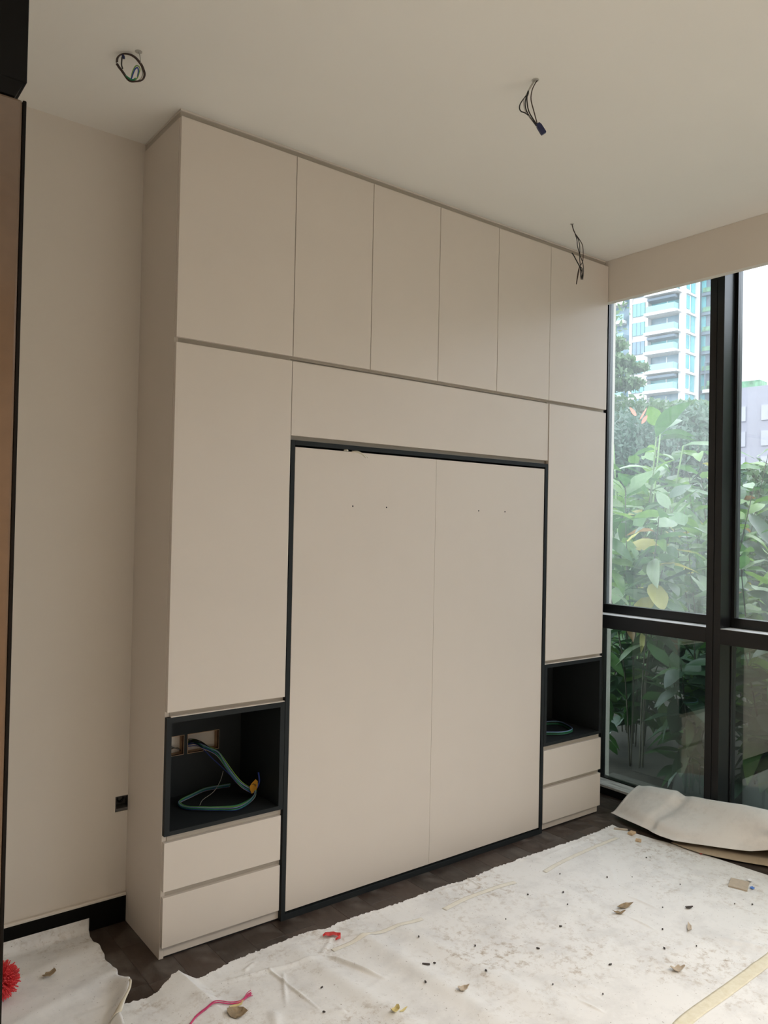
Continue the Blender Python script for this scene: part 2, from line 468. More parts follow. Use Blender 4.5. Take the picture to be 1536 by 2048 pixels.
# ---------------------------------------------------------------- windows
FX0, FX1, GX = 2.972, 3.145, 3.105     # frame front, frame back, glass
ZS, ZT0, ZT1, ZTOP = 0.06, 1.048, 1.134, 3.272
tag(box('wall_right', (FX1 - .02, -7.5, ZTOP), (FX1 + 0.1, YB, H + .28), 'wall'), kind='structure')
def window(n, y0, y1, mull, up, low):
    """one bay between y0 (left) and y1 (right), mull = mullion on the right edge"""
    w = thing('window_%d' % n, 'floor to ceiling window bay in a black metal frame', None, (FX1, (y0 + y1) / 2, 0.0), kind='structure')
    box('transom', (FX0, y1, ZT0), (FX1, y0, ZT1 - 0.002), 'black_metal', w, 0.0015)
    box('transom_ledge', (FX0 + .002, y1, ZT1 - .002), (3.086, y0, ZT1), 'transom_top', w, label='dusty top face of the transom, sky sheen in its pale colour')
    box('sill', (FX0, y1, 0.045), (FX1, y0, ZS), 'sill', w, 0.002, label='dusty grey stone sill')
    box('sill_upstand', (FX0 + .006, y1, -0.012), (FX1, y0, 0.045), 'black_metal', w)
    box('head', (FX0 + .05, y1, ZTOP - .07), (FX1, y0, ZTOP), 'black_metal', w)
    # sash rails and glass
    s = 0.05 if n > 1 else 0.03
    for (za, zb, m, h, hs) in ((ZT1, ZTOP - .07, up, 0.055, 0.018), (ZS, ZT0, low, 0.006, 0.006)):
        box('sash_rail', (3.088, y1, za), (FX1 - .005, y0, za + h), 'black_metal', w, 0.0015)
        box('sash_stile', (3.088, y0 - hs, za + h), (FX1 - .005, y0, zb), 'black_metal', w, 0.0015)
        box('sash_stile', (3.088, y1, za + h), (FX1 - .005, y1 + hs, zb), 'black_metal', w, 0.0015)
        box('pane', (GX, y1 + hs, za + h), (GX + 0.006, y0 - hs, zb), m, w)
    if mull:
        mw = 0.085
        box('mullion', (FX0, y1 - mw, -0.012), (FX1, y1 - mw / 2 - .0015, ZTOP), 'black_metal', w, 0.0015)
        box('mullion', (FX0, y1 - mw / 2 + .0015, -0.012), (FX1, y1, ZTOP), 'black_metal', w, 0.0015)
        box('mullion_joint', (FX0 + .006, y1 - mw / 2 - .0015, -0.012), (FX1, y1 - mw / 2 + .0015, ZTOP), 'black', w)
    return w
window(1, 0.312, -0.481, True, 'glass_dusty', 'glass_low')
window(2, -0.566, -1.90, True, 'glass_mid', 'glass_low')
window(3, -1.985, -3.32, True, 'glass_mid', 'glass_low')
window(4, -3.405, -4.74, True, 'glass_mid', 'glass_low')
window(5, -4.825, -6.16, True, 'glass_mid', 'glass_low')
window(6, -6.245, -7.5, False, 'glass_mid', 'glass_low')
tag(box('trim_3', (FX0, 0.312, -0.012), (FX1, YB, ZTOP), 'black_metal', bevel=0.0015), kind='structure')

# ---------------------------------------------------------------- sliding door at the edge of the view
d1 = thing('door_1', 'brown veneered door leaf hanging under a black header', None, (-1.36, -1.88, 0.0), kind='structure')
box('door_leaf', (-1.75, -1.9, 0.006), (-0.9755, -1.862, 2.156), 'door_wood', d1, 0.003)
box('door_edge', (-0.9755, -1.9, 0.006), (-0.9715, -1.862, 2.156), 'edge_dark', d1, 0.001)
box('door_header', (-2.1, -1.9, 2.176), (-0.9715, -1.72, H), 'baseboard', d1, 0.002)
emit('track_rail', [(-2.1, -1.9, 2.1575), (-.984, -1.9, 2.1575), (-.975, -1.9, 2.176), (-2.1, -1.9, 2.176), (-2.1, -1.8, 2.1575), (-.984, -1.8, 2.1575), (-.975, -1.8, 2.176), (-2.1, -1.8, 2.176)],
     [(0, 1, 2, 3), (7, 6, 5, 4), (0, 4, 5, 1), (1, 5, 6, 2), (2, 6, 7, 3), (3, 7, 4, 0)], 'baseboard', d1)

# ---------------------------------------------------------------- built-in wardrobe run
X = [0.0, 0.5205, 0.931, 1.3415, 1.752, 2.1635, W]
ZU0, ZL1, ZTD = 2.385, 2.365, 3.24
DT = 0.020        # door thickness
YC = 0.021        # carcass front
G = 0.0015        # half joint between doors
ep = tag(box('end_panel', (0.0, YC, 0.0), (0.018, YB, ZTD), 'laminate', bevel=0.001),
         'tall beige laminate end panel closing the wardrobe run beside the bare wall', 'panel')
cf = thing('cornice_filler', 'narrow beige filler strip between the overhead doors and the ceiling', 'filler strip', (W / 2, 0.1, ZTD))
box('filler_board', (0.006, 0.024, ZTD + .001), (W, YB, 3.268), 'laminate_shaded', cf, 0.001)
box('sealant_bead', (0.003, 0.016, 3.268), (W, YB, H), 'wall', cf, 0.001)

def door_front(name, x0, x1, z0, z1, parent, y=0.0):
    return box(name, (x0 + G, y, z0), (x1 - G, y + DT, z1), 'laminate', parent, 0.0011)

ov = [((0,), 'single door overhead cabinet directly above the tower by the bare wall'),
      ((1, 2), 'double door overhead cabinet above the wall bed, on the end panel side'),
      ((3, 4), 'double door overhead cabinet above the wall bed, on the window side'),
      ((5,), 'single door overhead cabinet beside the window, shaded by the pelmet')]
for ids, lab in ov:
    xa, xb = X[ids[0]], X[ids[-1] + 1]
    c = thing('overhead_cabinet', lab, 'cabinet', ((xa + xb) / 2, 0.2, 2.375), 'overhead cabinets')
    box('carcass', (max(xa, 0.0185), YC, 2.375), (xb - 0.0003, YB - .001, ZTD), 'laminate_shaded', c)
    for i in ids:
        door_front('door', X[i], X[i + 1] - (0.0 if i < 5 else 0.0), ZU0, ZTD, c)

def tower(x0, x1, lab, right):
    c = thing('wardrobe_tower', lab, 'wardrobe', ((x0 + x1) / 2, 0.2, 0.0), 'wardrobe towers')
    xa = max(x0, 0.0185)
    box('carcass', (xa, YC, 0.922), (x1, YB, 2.375), 'laminate_shaded', c)
    box('base_carcass', (xa, YC, 0.05), (x1, YB, 0.472), 'laminate_shaded', c)
    box('toe_kick', (xa if not right else x0 + .002, YC + .001, 0.007), (x1, YB - .02, 0.05), 'laminate', c)
    box('kick_shadow_strip', (xa if not right else x0 + .002, YC + .004, 0.0), (x1, YB - .03, 0.007), 'black', c, label='black strip painted in as shade under the toe kick')  # black strip stands in for the shadow gap at the floor
    door_front('door', x0, x1 - .001, 0.943, ZL1, c)
    # thin lip under the door
    box('door_lip', (xa, 0.002, 0.9222), (x1 - .002, YC, 0.9262), 'laminate', c)
    # open niche
    n = box('niche', (x0 + .001, 0.0, 0.902), (x1 - .001, YB - .03, 0.922), 'charcoal', c, label='charcoal open niche')
    box('niche_side', (x0 + .001, 0.0, 0.472), (x0 + .0215, YB - .03, 0.902), 'charcoal', n)
    box('niche_side', (x1 - .0225, 0.0, 0.472), (x1 - .001, YB - .03, 0.902), 'charcoal', n)
    box('niche_shelf', (x0 + .0215, 0.0, 0.472), (x1 - .0225, YB - .03, 0.488), 'charcoal', n)
    yb0, yb1 = YB - .042, YB - .03
    if not right:
        a0, a1, b0, b1, z0, z1 = 0.085, 0.224, 0.244, 0.389, 0.665, 0.746
        xL, xR = x0 + .0215, x1 - .0225
        boxes('niche_back', [((xL, yb0, .488), (xR, yb1, z0)), ((xL, yb0, z1), (xR, yb1, .902)), ((xL, yb0, z0), (a0, yb1, z1)),
                             ((a1, yb0, z0), (b0, yb1, z1)), ((b1, yb0, z0), (xR, yb1, z1))], 'charcoal', n)
        for (p0, p1) in ((a0, a1), (b0, b1)):
            boxes('cutout_rim', [((p0 - .0005, yb0 - .0004, z0 - .002), (p1 + .0005, YB, z0)), ((p0 - .0005, yb0 - .0004, z1), (p1 + .0005, YB, z1 + .002)),
                                 ((p0 - .002, yb0 - .0004, z0 - .002), (p0, YB, z1 + .002)), ((p1, yb0 - .0004, z0 - .002), (p1 + .002, YB, z1 + .002))], 'raw_wood', n,
                  label='raw board edge of the cable cut-out')
    else:
        box('niche_back', (x0 + .0215, yb0, .488), (x1 - .0225, yb1, .902), 'charcoal', n)
    dx = 0.009 if not right else 0.001
    for (za, zb) in ((0.262, 0.447), (0.050, 0.2395)):
        box('drawer', (x0 + .002, 0.0, za), (x1 - dx, DT, zb), 'laminate', c, 0.0011)
    box('drawer_channel', (xa, YC - .004, 0.447), (x1 - .0015, YC, 0.471), 'laminate_shaded', c)
    return c
tower(X[0], X[1], 'tall wardrobe tower with wire-filled charcoal niche and two drawers by the bare wall', False)
tr_ = tower(2.1685, W - .002, 'tall wardrobe tower with charcoal niche and two drawers next to the window', True)
box('side_panel', (W - .0018, YC, 0.05), (W, YB, 2.375), 'laminate', tr_)
tag(box('trim_5', (W + .004, YB - .014, 0.0), (FX0 - .001, YB, 3.02), 'black_metal'), kind='structure')

bp = tag(box('infill_board', (X[1] + .002, 0.003, 2.049), (X[5] + .002, 0.023, ZL1), 'laminate', bevel=0.0011),
         'long plain beige panel between the wall bed and the overhead cabinets', 'panel')
br = tag(box('backing_rail', (X[1] + .002, 0.0245, 2.0305), (X[5] + .002, YB, 2.374), 'laminate_shaded'),
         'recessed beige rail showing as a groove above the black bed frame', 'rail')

wbd = thing('wall_bed', 'upright fold-down wall bed with two beige panels in a black frame', 'wall bed', (1.344, 0.2, 0.0))
f0, f1 = 0.521, 2.168
box('frame_post', (f0 + .0005, 0.0, 0.0), (f0 + .0205, YB, 2.030), 'charcoal', wbd, 0.0008)
box('frame_post', (f1 - .0225, 0.0, 0.0), (f1 - .0005, YB, 2.030), 'charcoal', wbd, 0.0008)
box('frame_rail', (f0 + .0205, 0.0, 2.010), (f1 - .0225, YB, 2.030), 'charcoal', wbd, 0.0008)
box('frame_rail', (f0 + .0205, 0.0, 0.0), (f1 - .0225, YB, 0.0245), 'charcoal', wbd, 0.0008)
box('bed_box', (f0 + .024, 0.026, 0.03), (f1 - .026, YB, 2.0), 'black', wbd)
for (pa, pb, hs) in ((f0 + .0235, 1.3468, (0.8506, 1.0429)), (1.3478, f1 - .026, (1.6407, 1.8344))):
    p = box('bed_panel', (pa, 0.004, 0.034), (pb, 0.024, 2.0015), 'laminate', wbd, 0.0009)
    for hx in hs:
        V, F = tube_geo([(hx, 0.0032, 1.7575), (hx, 0.0055, 1.7575)], 0.0036, 10)
        emit('screw_hole', V, F, 'black', p)

ct = thing('cable_tie', 'cream plastic strap end poking out of the gap above the bed panels', 'strap', (0.86, 0.0, 1.98))
tube('strap_loop', [(0.845, 0.012, 2.004), (0.856, -0.012, 2.002), (0.868, -0.030, 1.994), (0.876, -0.040, 1.984), (0.884, -0.043, 1.976)], [0.0045, 0.0045, 0.004, 0.0035, 0.003], 'cream_tie', ct)
tube('strap_tail', [(0.868, -0.030, 1.994), (0.884, -0.034, 1.990), (0.896, -0.036, 1.982), (0.900, -0.036, 1.976)], 0.0025, 'cream_tie', ct)
tube('strap_knot', [(0.800, 0.008, 2.006), (0.806, -0.006, 2.006), (0.811, -0.004, 2.004)], 0.0035, 'cream_tie', ct)

# ---------------------------------------------------------------- hanging ceiling wires
def hole(parent, x, y, r):
    V, F = tube_geo([(x, y, H - .0015), (x, y, H - .0002)], r, 14)
    return emit('ceiling_hole', V, F, 'w_grey', parent)

c1 = thing('ceiling_wire_bundle', 'coil of brown, green and blue wires hanging from the ceiling above the end panel', 'wires', (-.257, -.238, H), 'loose ceiling wires')
hole(c1, -.257, -.238, 0.012)
ringA = [(-0.315, -0.192, 3.239), (-0.314, -0.193, 3.253), (-0.308, -0.198, 3.263), (-0.298, -0.206, 3.268), (-0.287, -0.214, 3.268), (-0.277, -0.223, 3.264), (-0.266, -0.231, 3.256), (-0.257, -0.237, 3.245), (-0.248, -0.244, 3.23), (-0.243, -0.248, 3.216), (-0.239, -0.25, 3.2), (-0.242, -0.248, 3.185), (-0.249, -0.242, 3.177), (-0.264, -0.231, 3.174), (-0.274, -0.223, 3.174), (-0.283, -0.216, 3.18), (-0.292, -0.21, 3.194), (-0.301, -0.203, 3.21), (-0.308, -0.197, 3.221), (-0.315, -0.192, 3.234)]
for k, (m, dx, dz) in enumerate((('w_brown', 0, 0), ('w_black', .003, .002), ('w_brown', -.002, -.003))):
    tube('wire', [(p[0] + dx, p[1] + dx * .6, min(p[2] + dz, 3.272)) for p in ringA], 0.0021, m, c1, n=3)
tube('wire', [(-0.257, -0.238, 3.275), (-0.253, -0.241, 3.26), (-0.251, -0.242, 3.241), (-0.248, -0.244, 3.222), (-0.244, -0.246, 3.201), (-0.248, -0.243, 3.185), (-0.255, -0.237, 3.178)], 0.0016, 'w_grey', c1, n=4)
tube('wire', [(-0.299, -0.205, 3.216), (-0.302, -0.203, 3.229), (-0.302, -0.203, 3.242), (-0.301, -0.203, 3.256)], 0.0026, 'w_black', c1, n=4)
tube('wire', [(-0.275, -0.223, 3.182), (-0.273, -0.224, 3.2), (-0.269, -0.228, 3.216), (-0.263, -0.232, 3.227), (-0.256, -0.238, 3.226), (-0.252, -0.241, 3.217), (-0.254, -0.239, 3.202), (-0.258, -0.236, 3.187), (-0.264, -0.231, 3.178)], 0.0018, 'w_yg', c1, n=4)
tube('wire', [(-0.275, -0.224, 3.180), (-0.270, -0.226, 3.2), (-0.265, -0.230, 3.216), (-0.258, -0.234, 3.222), (-0.256, -0.238, 3.209), (-0.258, -0.236, 3.189)], 0.0022, 'w_blue', c1, n=4)
tube('wire', [(-0.29, -0.211, 3.192), (-0.281, -0.218, 3.184), (-0.270, -0.226, 3.178), (-0.262, -0.233, 3.184)], 0.0035, 'w_green', c1, n=4)
tube('connector', [(-0.301, -0.204, 3.266), (-0.298, -0.206, 3.259), (-0.296, -0.207, 3.251)], [0.003, 0.0055, 0.004], 'plug_blue', c1, n=3, label='navy wire connector')

c2 = thing('ceiling_wire_bundle', 'short dark wires ending in a navy plug, hanging from the open ceiling', 'wires', (0.906, -.984, H), 'loose ceiling wires')
hole(c2, 0.908, -0.985, 0.013)
for P, r, m in (([(0.906, -0.984, 3.276), (0.895, -0.976, 3.255), (0.887, -0.969, 3.232), (0.877, -0.96, 3.2), (0.884, -0.965, 3.16), (0.91, -0.984, 3.12), (0.921, -0.992, 3.106)], .0020, 'w_grey'),
                ([(0.887, -0.969, 3.226), (0.87, -0.955, 3.196), (0.865, -0.951, 3.177), (0.87, -0.954, 3.163), (0.887, -0.967, 3.153), (0.913, -0.987, 3.115)], .0022, 'w_black'),
                ([(0.886, -0.968, 3.223), (0.886, -0.967, 3.201), (0.893, -0.972, 3.16), (0.917, -0.99, 3.113)], .0024, 'w_black'),
                ([(0.913, -0.99, 3.274), (0.906, -0.984, 3.26), (0.899, -0.978, 3.237), (0.897, -0.976, 3.205), (0.906, -0.982, 3.165), (0.918, -0.99, 3.115)], .0020, 'w_brown'),
                ([(0.886, -0.968, 3.228), (0.881, -0.963, 3.191), (0.889, -0.969, 3.155), (0.915, -0.988, 3.111)], .0022, 'w_black'),
                ([(0.908, -0.986, 3.275), (0.898, -0.978, 3.255), (0.890, -0.971, 3.236)], .002, 'w_grey')):
    tube('wire', P, r, m, c2, n=5)
tube('wire_joint', [(0.889, -0.97, 3.236), (0.887, -0.969, 3.226), (0.885, -0.968, 3.217)], [0.003, .0045, .003], 'w_black', c2, n=3)
pl = Vector((0.928, -0.997, 3.102)); ax = (Vector((0.936, -1.003, 3.086)) - Vector((0.918, -0.99, 3.120))).normalized()
s1 = ax.cross(Vector((0.61, 0.79, 0.015))).normalized(); s2 = ax.cross(s1)
V = []
for tt, w_, d_ in ((-.022, .006, .005), (-.012, .009, .006), (.016, .0095, .006), (.021, .0085, .005)):
    for a, b in ((-1, -1), (1, -1), (1, 1), (-1, 1)):
        V.append(tuple(pl + ax * tt + s1 * w_ * a + s2 * d_ * b))
F = [(3, 2, 1, 0), (12, 13, 14, 15)] + [(i * 4 + k, i * 4 + (k + 1) % 4, i * 4 + 4 + (k + 1) % 4, i * 4 + 4 + k) for i in range(3) for k in range(4)]
emit('connector', V, F, 'plug_blue', c2, label='navy plug')

c3 = thing('ceiling_wire_bundle', 'thin dark looped wires hanging in front of the overhead cabinet beside the window', 'wires', (2.065, -.22, H), 'loose ceiling wires')
hole(c3, 2.065, -.22, 0.010)
for P, r, m in (([(2.065, -0.22, 3.276), (2.069, -0.223, 3.256), (2.078, -0.229, 3.23), (2.088, -0.236, 3.192), (2.091, -0.238, 3.16), (2.103, -0.246, 3.111), (2.115, -0.255, 3.073), (2.119, -0.257, 3.029), (2.117, -0.255, 2.985)], .0021, 'w_black'),
                ([(2.066, -0.22, 3.276), (2.070, -0.223, 3.256), (2.079, -0.229, 3.23), (2.094, -0.241, 3.193), (2.101, -0.245, 3.152), (2.102, -0.245, 3.097), (2.105, -0.247, 3.056), (2.107, -0.247, 3.018), (2.111, -0.25, 2.985), (2.112, -0.251, 3.001), (2.114, -0.253, 3.04), (2.105, -0.246, 3.053)], .0021, 'w_black'),
                ([(2.064, -0.22, 3.276), (2.068, -0.223, 3.256), (2.077, -0.229, 3.23), (2.099, -0.245, 3.193), (2.113, -0.255, 3.157), (2.115, -0.255, 3.084), (2.104, -0.246, 3.056), (2.097, -0.24, 3.028), (2.091, -0.234, 2.96), (2.095, -0.238, 2.99), (2.1, -0.242, 3.029), (2.101, -0.244, 3.05)], .0020, 'w_brown'),
                ([(2.068, -0.219, 3.124), (2.075, -0.224, 3.115), (2.089, -0.235, 3.083), (2.1, -0.243, 3.059), (2.112, -0.251, 3.029), (2.117, -0.255, 2.985)], .003, 'w_black')):
    tube('wire', P, r, m, c3, n=5)

# ---------------------------------------------------------------- wires in the niches
nb = thing('niche_wire_bundle', 'bundle of blue and green wires with an orange tag coiled in the niche', 'wires', (0.33, 0.2, 0.488))
n1 = [(0.247, 0.392, 0.690), (0.276, 0.355, 0.708), (0.29, 0.3, 0.700), (0.313, 0.27, 0.690), (0.335, 0.24, 0.672), (0.353, 0.2, 0.634), (0.376, 0.17, 0.590), (0.404, 0.15, 0.553), (0.446, 0.14, 0.523)]
n3 = [(0.446, 0.14, 0.523), (0.465, 0.138, 0.519), (0.452, 0.12, 0.508), (0.415, 0.098, 0.498), (0.369, 0.075, 0.495), (0.328, 0.068, 0.495), (0.290, 0.088, 0.495), (0.245, 0.11, 0.497), (0.205, 0.14, 0.498), (0.171, 0.18, 0.495), (0.159, 0.22, 0.497), (0.171, 0.25, 0.502), (0.237, 0.29, 0.500), (0.304, 0.32, 0.502), (0.355, 0.33, 0.500), (0.44, 0.33, 0.496)]
cols = ['w_blue', 'w_green', 'w_yg', 'w_pale', 'w_green', 'w_blue', 'w_grey', 'w_brown', 'w_green']
rw = random.Random(3)
for k, m in enumerate(cols):
    ang = k / len(cols) * 2 * math.pi
    a, b, c = .010 * math.cos(ang), .009 * math.sin(ang), rw.uniform(-.002, .002)
    tube('wire', [(p[0] + a * .6 + rw.uniform(-.002, .002), p[1] + a * .5, p[2] + b + rw.uniform(-.002, .002)) for p in n1], 0.0021, m, nb, n=4, seg=5)
    sp = [1, 1, 1.4, 2.2, 2.6, 2.2, 1.6, 1.2, 1, 1, 1, 1, 1, 1, 1, 1]
    tube('wire', [(p[0] + a * .7 * s, p[1] + a * .9 * s + c, max(0.4912, p[2] + b * .8 * (1 if i < 3 else .7))) for i, (p, s) in enumerate(zip(n3, sp))], 0.0021, m, nb, n=4, seg=5)
tube('wire', [(0.247, 0.392, 0.683), (0.29, 0.36, 0.688), (0.3, 0.3, 0.679), (0.323, 0.27, 0.649), (0.355, 0.24, 0.613), (0.378, 0.2, 0.582), (0.396, 0.17, 0.553), (0.442, 0.15, 0.522)], 0.002, 'w_blue', nb, n=4)
tube('wire', [(0.36, 0.24, 0.596), (0.352, 0.25, 0.552), (0.322, 0.25, 0.512), (0.259, 0.22, 0.499), (0.227, 0.18, 0.494)], 0.0012, 'w_grey', nb, n=4)
tube('wire', [(0.488, 0.16, 0.59), (0.488, 0.15, 0.554), (0.472, 0.14, 0.531)], 0.004, 'w_blue', nb, n=4)
for q in range(3):
    tube('wire', [(0.245, 0.392, 0.70 + .006 * q), (0.262, 0.352, 0.712 + .006 * q), (0.285, 0.31, 0.712 + .004 * q), (0.313, 0.265, 0.694)], 0.0018, 'w_black', nb, n=4)
for q in range(4):
    tube('wire', [(0.15 + .008 * q, 0.392, 0.672 + .004 * q), (0.18, 0.375, 0.688 + .003 * q), (0.205 + .004 * q, 0.37, 0.690 - .004 * q), (0.223, 0.392, 0.676)], 0.0018, ['w_black', 'w_brown', 'w_grey', 'w_black'][q], nb, n=4)
tg = []
for dz, w_ in ((-.024, .014), (-.008, .020), (.010, .021), (.020, .012)):
    for s_ in (-1, 1):
        tg.append((0.452 + s_ * w_ - .1 * dz, 0.131 + .004 * s_, 0.545 + dz + .006 * s_))
tgv = tg + [(x_, y_ + .0012, z_) for x_, y_, z_ in tg]
tgf = [(i * 2, i * 2 + 1, i * 2 + 3, i * 2 + 2) for i in range(3)] + [(8 + i * 2 + 2, 8 + i * 2 + 3, 8 + i * 2 + 1, 8 + i * 2) for i in range(3)]
tgp = emit('tag', tgv, tgf, 'tag', nb, label='orange marker tag with black scribble')
tube('scribble', [(0.444, 0.1285, 0.552), (0.450, 0.1285, 0.556), (0.452, 0.1285, 0.549), (0.458, 0.1285, 0.553), (0.456, 0.1285, 0.543), (0.462, 0.1285, 0.549)], 0.0009, 'ink', tgp, n=3, seg=4)

gb = thing('green_wire_coil', 'flat coil of green and black wire lying in the niche next to the window', 'wires', (2.43, 0.15, 0.488))
rc = [(2.285, 0.19, 0), (2.30, 0.12, 0), (2.345, 0.085, 0), (2.375, 0.064, 0), (2.418, 0.052, 0), (2.463, 0.056, 0), (2.51, 0.075, 0), (2.548, 0.137, 0), (2.575, 0.215, 0), (2.545, 0.253, 0), (2.48, 0.275, 0), (2.38, 0.28, 0), (2.30, 0.25, 0), (2.285, 0.19, 0)]
for k, (m, z, s) in enumerate((('w_black', .4915, 1.0), ('w_green', .4915, .965), ('w_green', .496, .99), ('w_black', .500, .975), ('w_green', .504, .995), ('w_pale', .508, .985))):
    tube('wire', [(2.43 + (a - 2.43) * s, .165 + (b - .165) * s, z) for a, b, _ in rc], 0.0024, m, gb, n=3, seg=5)

# ---------------------------------------------------------------- protective floor sheets
rng = np.random.default_rng(11)
WAVES = [(rng.uniform(-1, 1), rng.uniform(-1, 1), rng.uniform(0, 6.28)) for _ in range(40)]
def wavy(x, y, freq, seed=0, n=7):
    s = 0
    for i in range(n):
        a, b, c = WAVES[(seed * 5 + i) % 40]
        k = freq * (0.6 + 0.25 * i)
        s = s + np.sin(k * (x * math.cos(3.1 * a) + y * math.sin(3.1 * a)) + c * 3 + 1.3 * np.sin(k * .4 * (b * x - a * y) + c))
    return s / n

RIDGES = [  # x0, y0, x1, y1, height, half width
    (0.438, -0.138, 0.56, -1.10, 0.012, 0.045), (0.72, -0.17, 0.80, -1.2, 0.014, 0.05), (0.884, -0.2, 1.02, -1.3, 0.009, 0.05),
    (0.53, -0.335, 0.632, -0.60, 0.014, 0.008), (0.528, -0.34, 0.10, -0.25, 0.009, 0.008), (0.30, -0.26, 0.33, -0.62, 0.007, 0.006), (0.34, -0.33, 0.24, -0.52, 0.006, 0.006),
    (1.1, -0.5, 1.9, -0.75, 0.004, 0.05), (1.5, -1.1, 2.4, -1.25, 0.006, 0.05), (1.9, -1.16, 2.05, -1.40, 0.007, 0.018),
    (1.20, -.19, 1.45, -.215, .005, .012), (1.9, -.22, 2.5, -.20, .004, .012), (0.2, -.5, 0.1, -.75, .008, .02), (0.36, -.7, .40, -1.2, .008, .03)]
rc_ = random.Random(77)
for _ in range(34):     # crisp short creases trodden into the sheet
    a_, b_ = rc_.uniform(0.05, 2.45), -rc_.uniform(.22, 1.45)
    th, ln = rc_.uniform(0, math.pi), rc_.uniform(.06, .30)
    RIDGES.append((a_, b_, a_ + ln * math.cos(th), b_ + ln * math.sin(th), rc_.uniform(.0025, .006), rc_.uniform(.005, .012)))
def sheet_h(x, y):
    x = np.asarray(x, float); y = np.asarray(y, float)
    h = 0.0035 + 0.0022 * wavy(x, y, 9, 0) + 0.0014 * wavy(x, y, 23, 2) + 0.0006 * wavy(x, y, 60, 4)
    for (a, b, c, d, hh, w) in RIDGES:
        L = math.hypot(c - a, d - b); ux, uy = (c - a) / L, (d - b) / L
        s = (x - a) * ux + (y - b) * uy
        e = -(x - a) * uy + (y - b) * ux
        tap = np.clip(s / (0.15 * L), 0, 1) * np.clip((L - s) / (0.35 * L), 0, 1)
        h = h + hh * tap * np.exp(-(e / w) ** 2)
    # tent-like buckle close to the end panel
    a, b, c, d = -0.002, -0.149, 0.065, -0.50
    L = math.hypot(c - a, d - b); ux, uy = (c - a) / L, (d - b) / L
    s = (x - a) * ux + (y - b) * uy
    e = -(x - a) * uy + (y - b) * ux      # >0 to the right hand side
    tap = np.clip((s + .06) / .05, 0, 1) * np.clip((L - s) / (0.8 * L), 0, 1)
    prof = np.where(e > 0, np.clip(1 - e / .055, 0, 1) ** 1.4, np.clip(1 + e / .14, 0, 1) ** 1.1)
    h = h + 0.040 * tap * prof
    return np.maximum(h, 0.0016)

EDGE = [(-0.40, -0.200), (-0.178, -0.179), (-0.14, -0.185), (-0.085, -0.195), (-0.03, -0.165), (-0.002, -0.162), (0.042, -0.172), (0.069, -0.189), (0.095, -0.192), (0.159, -0.175), (0.243, -0.152), (0.343, -0.147), (0.434, -0.145), (0.553, -0.141), (0.616, -0.157), (0.658, -0.168), (0.719, -0.152), (0.765, -0.159), (0.845, -0.158), (0.958, -0.17), (1.067, -0.175), (1.174, -0.17), (1.269, -0.166), (1.35, -0.163), (1.403, -0.175), (1.516, -0.178), (1.667, -0.164), (1.853, -0.16), (2.03, -0.173), (2.146, -0.177), (2.266, -0.18), (2.401, -0.176), (2.579, -0.161), (2.7, -.16)]
ex, ey = np.array(EDGE).T
def grid_obj(name, X_, Y_, Z_, mats, parent=None, thick=0.0009, off=-1.0):
    nu, nv = X_.shape
    V = np.stack([X_, Y_, Z_], -1).reshape(-1, 3)
    idx = np.arange(nu * nv).reshape(nu, nv)
    F = np.stack([idx[:-1, :-1], idx[1:, :-1], idx[1:, 1:], idx[:-1, 1:]], -1).reshape(-1, 4)
    o = emit(name, V, F.tolist(), None, parent, smooth=True, mats=mats)
    md = o.modifiers.new('thickness', 'SOLIDIFY')
    md.thickness = thick
    md.offset = off
    if len(mats) > 1:
        md.material_offset = 1
        md.material_offset_rim = 0
    return o
NU, NV = 900, 320
u = np.linspace(0, 1, NU)[:, None]
t = (np.linspace(0, 1, NV) ** 2.2)[None, :]
xr = lambda y: np.interp(-y, [.16, .28, .52, 1.0, 2.7, 7.5], [2.579, 2.58, 2.633, 2.674, 2.80, 2.93])
x0 = -0.34 + u * (2.60 + 0.34)
yt = np.interp(x0, ex, ey) + 0.0025 * rng.standard_normal((NU, 1)) * 0.6 + 0.003 * np.sin(x0 * 140 + 3 * np.sin(x0 * 37))
Yg = yt + t * (-7.45 - yt)
Xg = -0.34 + u * (xr(Yg) + 0.34)
Zg = sheet_h(Xg, Yg)
curl = 0.006 * (0.5 + 0.5 * np.sin(Xg * 9 + 1.5 * np.sin(Xg * 4))) * np.exp(-((yt - Yg) / .03) ** 2)
ms = grid_obj('floor_sheet', Xg, Yg, Zg + curl, ['paper', 'cream_back'])
ms.data.flip_normals()
tag(ms, 'large dirty white protective sheet covering the floor in front of the wardrobe', 'floor sheet')

# sheet by the bare wall, lapping up the skirting, its corner curled
nx, ny = 150, 420
sx = np.linspace(0, 1, nx)[:, None]
sy = np.linspace(0, 1, ny)[None, :]
path = sy ** 1.8 * 7.8                      # length from the top of the lap downwards
LAP = 0.022
bend = 0.03
yy = np.where(path < LAP, YB - .0145, np.where(path < LAP + bend * 1.5, YB - .0145 - bend * (1 - np.cos(np.clip((path - LAP) / (bend * 1.5), 0, 1) * math.pi / 2)), YB - .0145 - bend - (path - LAP - bend * 1.5)))
zz = np.where(path < LAP, 0.028 + LAP - path, np.where(path < LAP + bend * 1.5, 0.028 * (1 - np.sin(np.clip((path - LAP) / (bend * 1.5), 0, 1) * math.pi / 2)), 0))
xe = np.interp(-yy, [-.39, -.37, -.3, -.2, 0.0, .10, .15, .19, .24, .30, 1.3], [-.147, -.160, -.164, -.163, -.164, -.168, -.172, -.19, -.225, -.26, -.30])
xe = xe + 0.004 * np.sin(yy * 40) + 0.002 * np.sin(yy * 90)
Xl = -2.08 + (sx ** 0.6) * (xe + 2.08)
Yl = yy + 0 * Xl
flat = np.clip((0.33 - Yl) / .06, 0, 1)
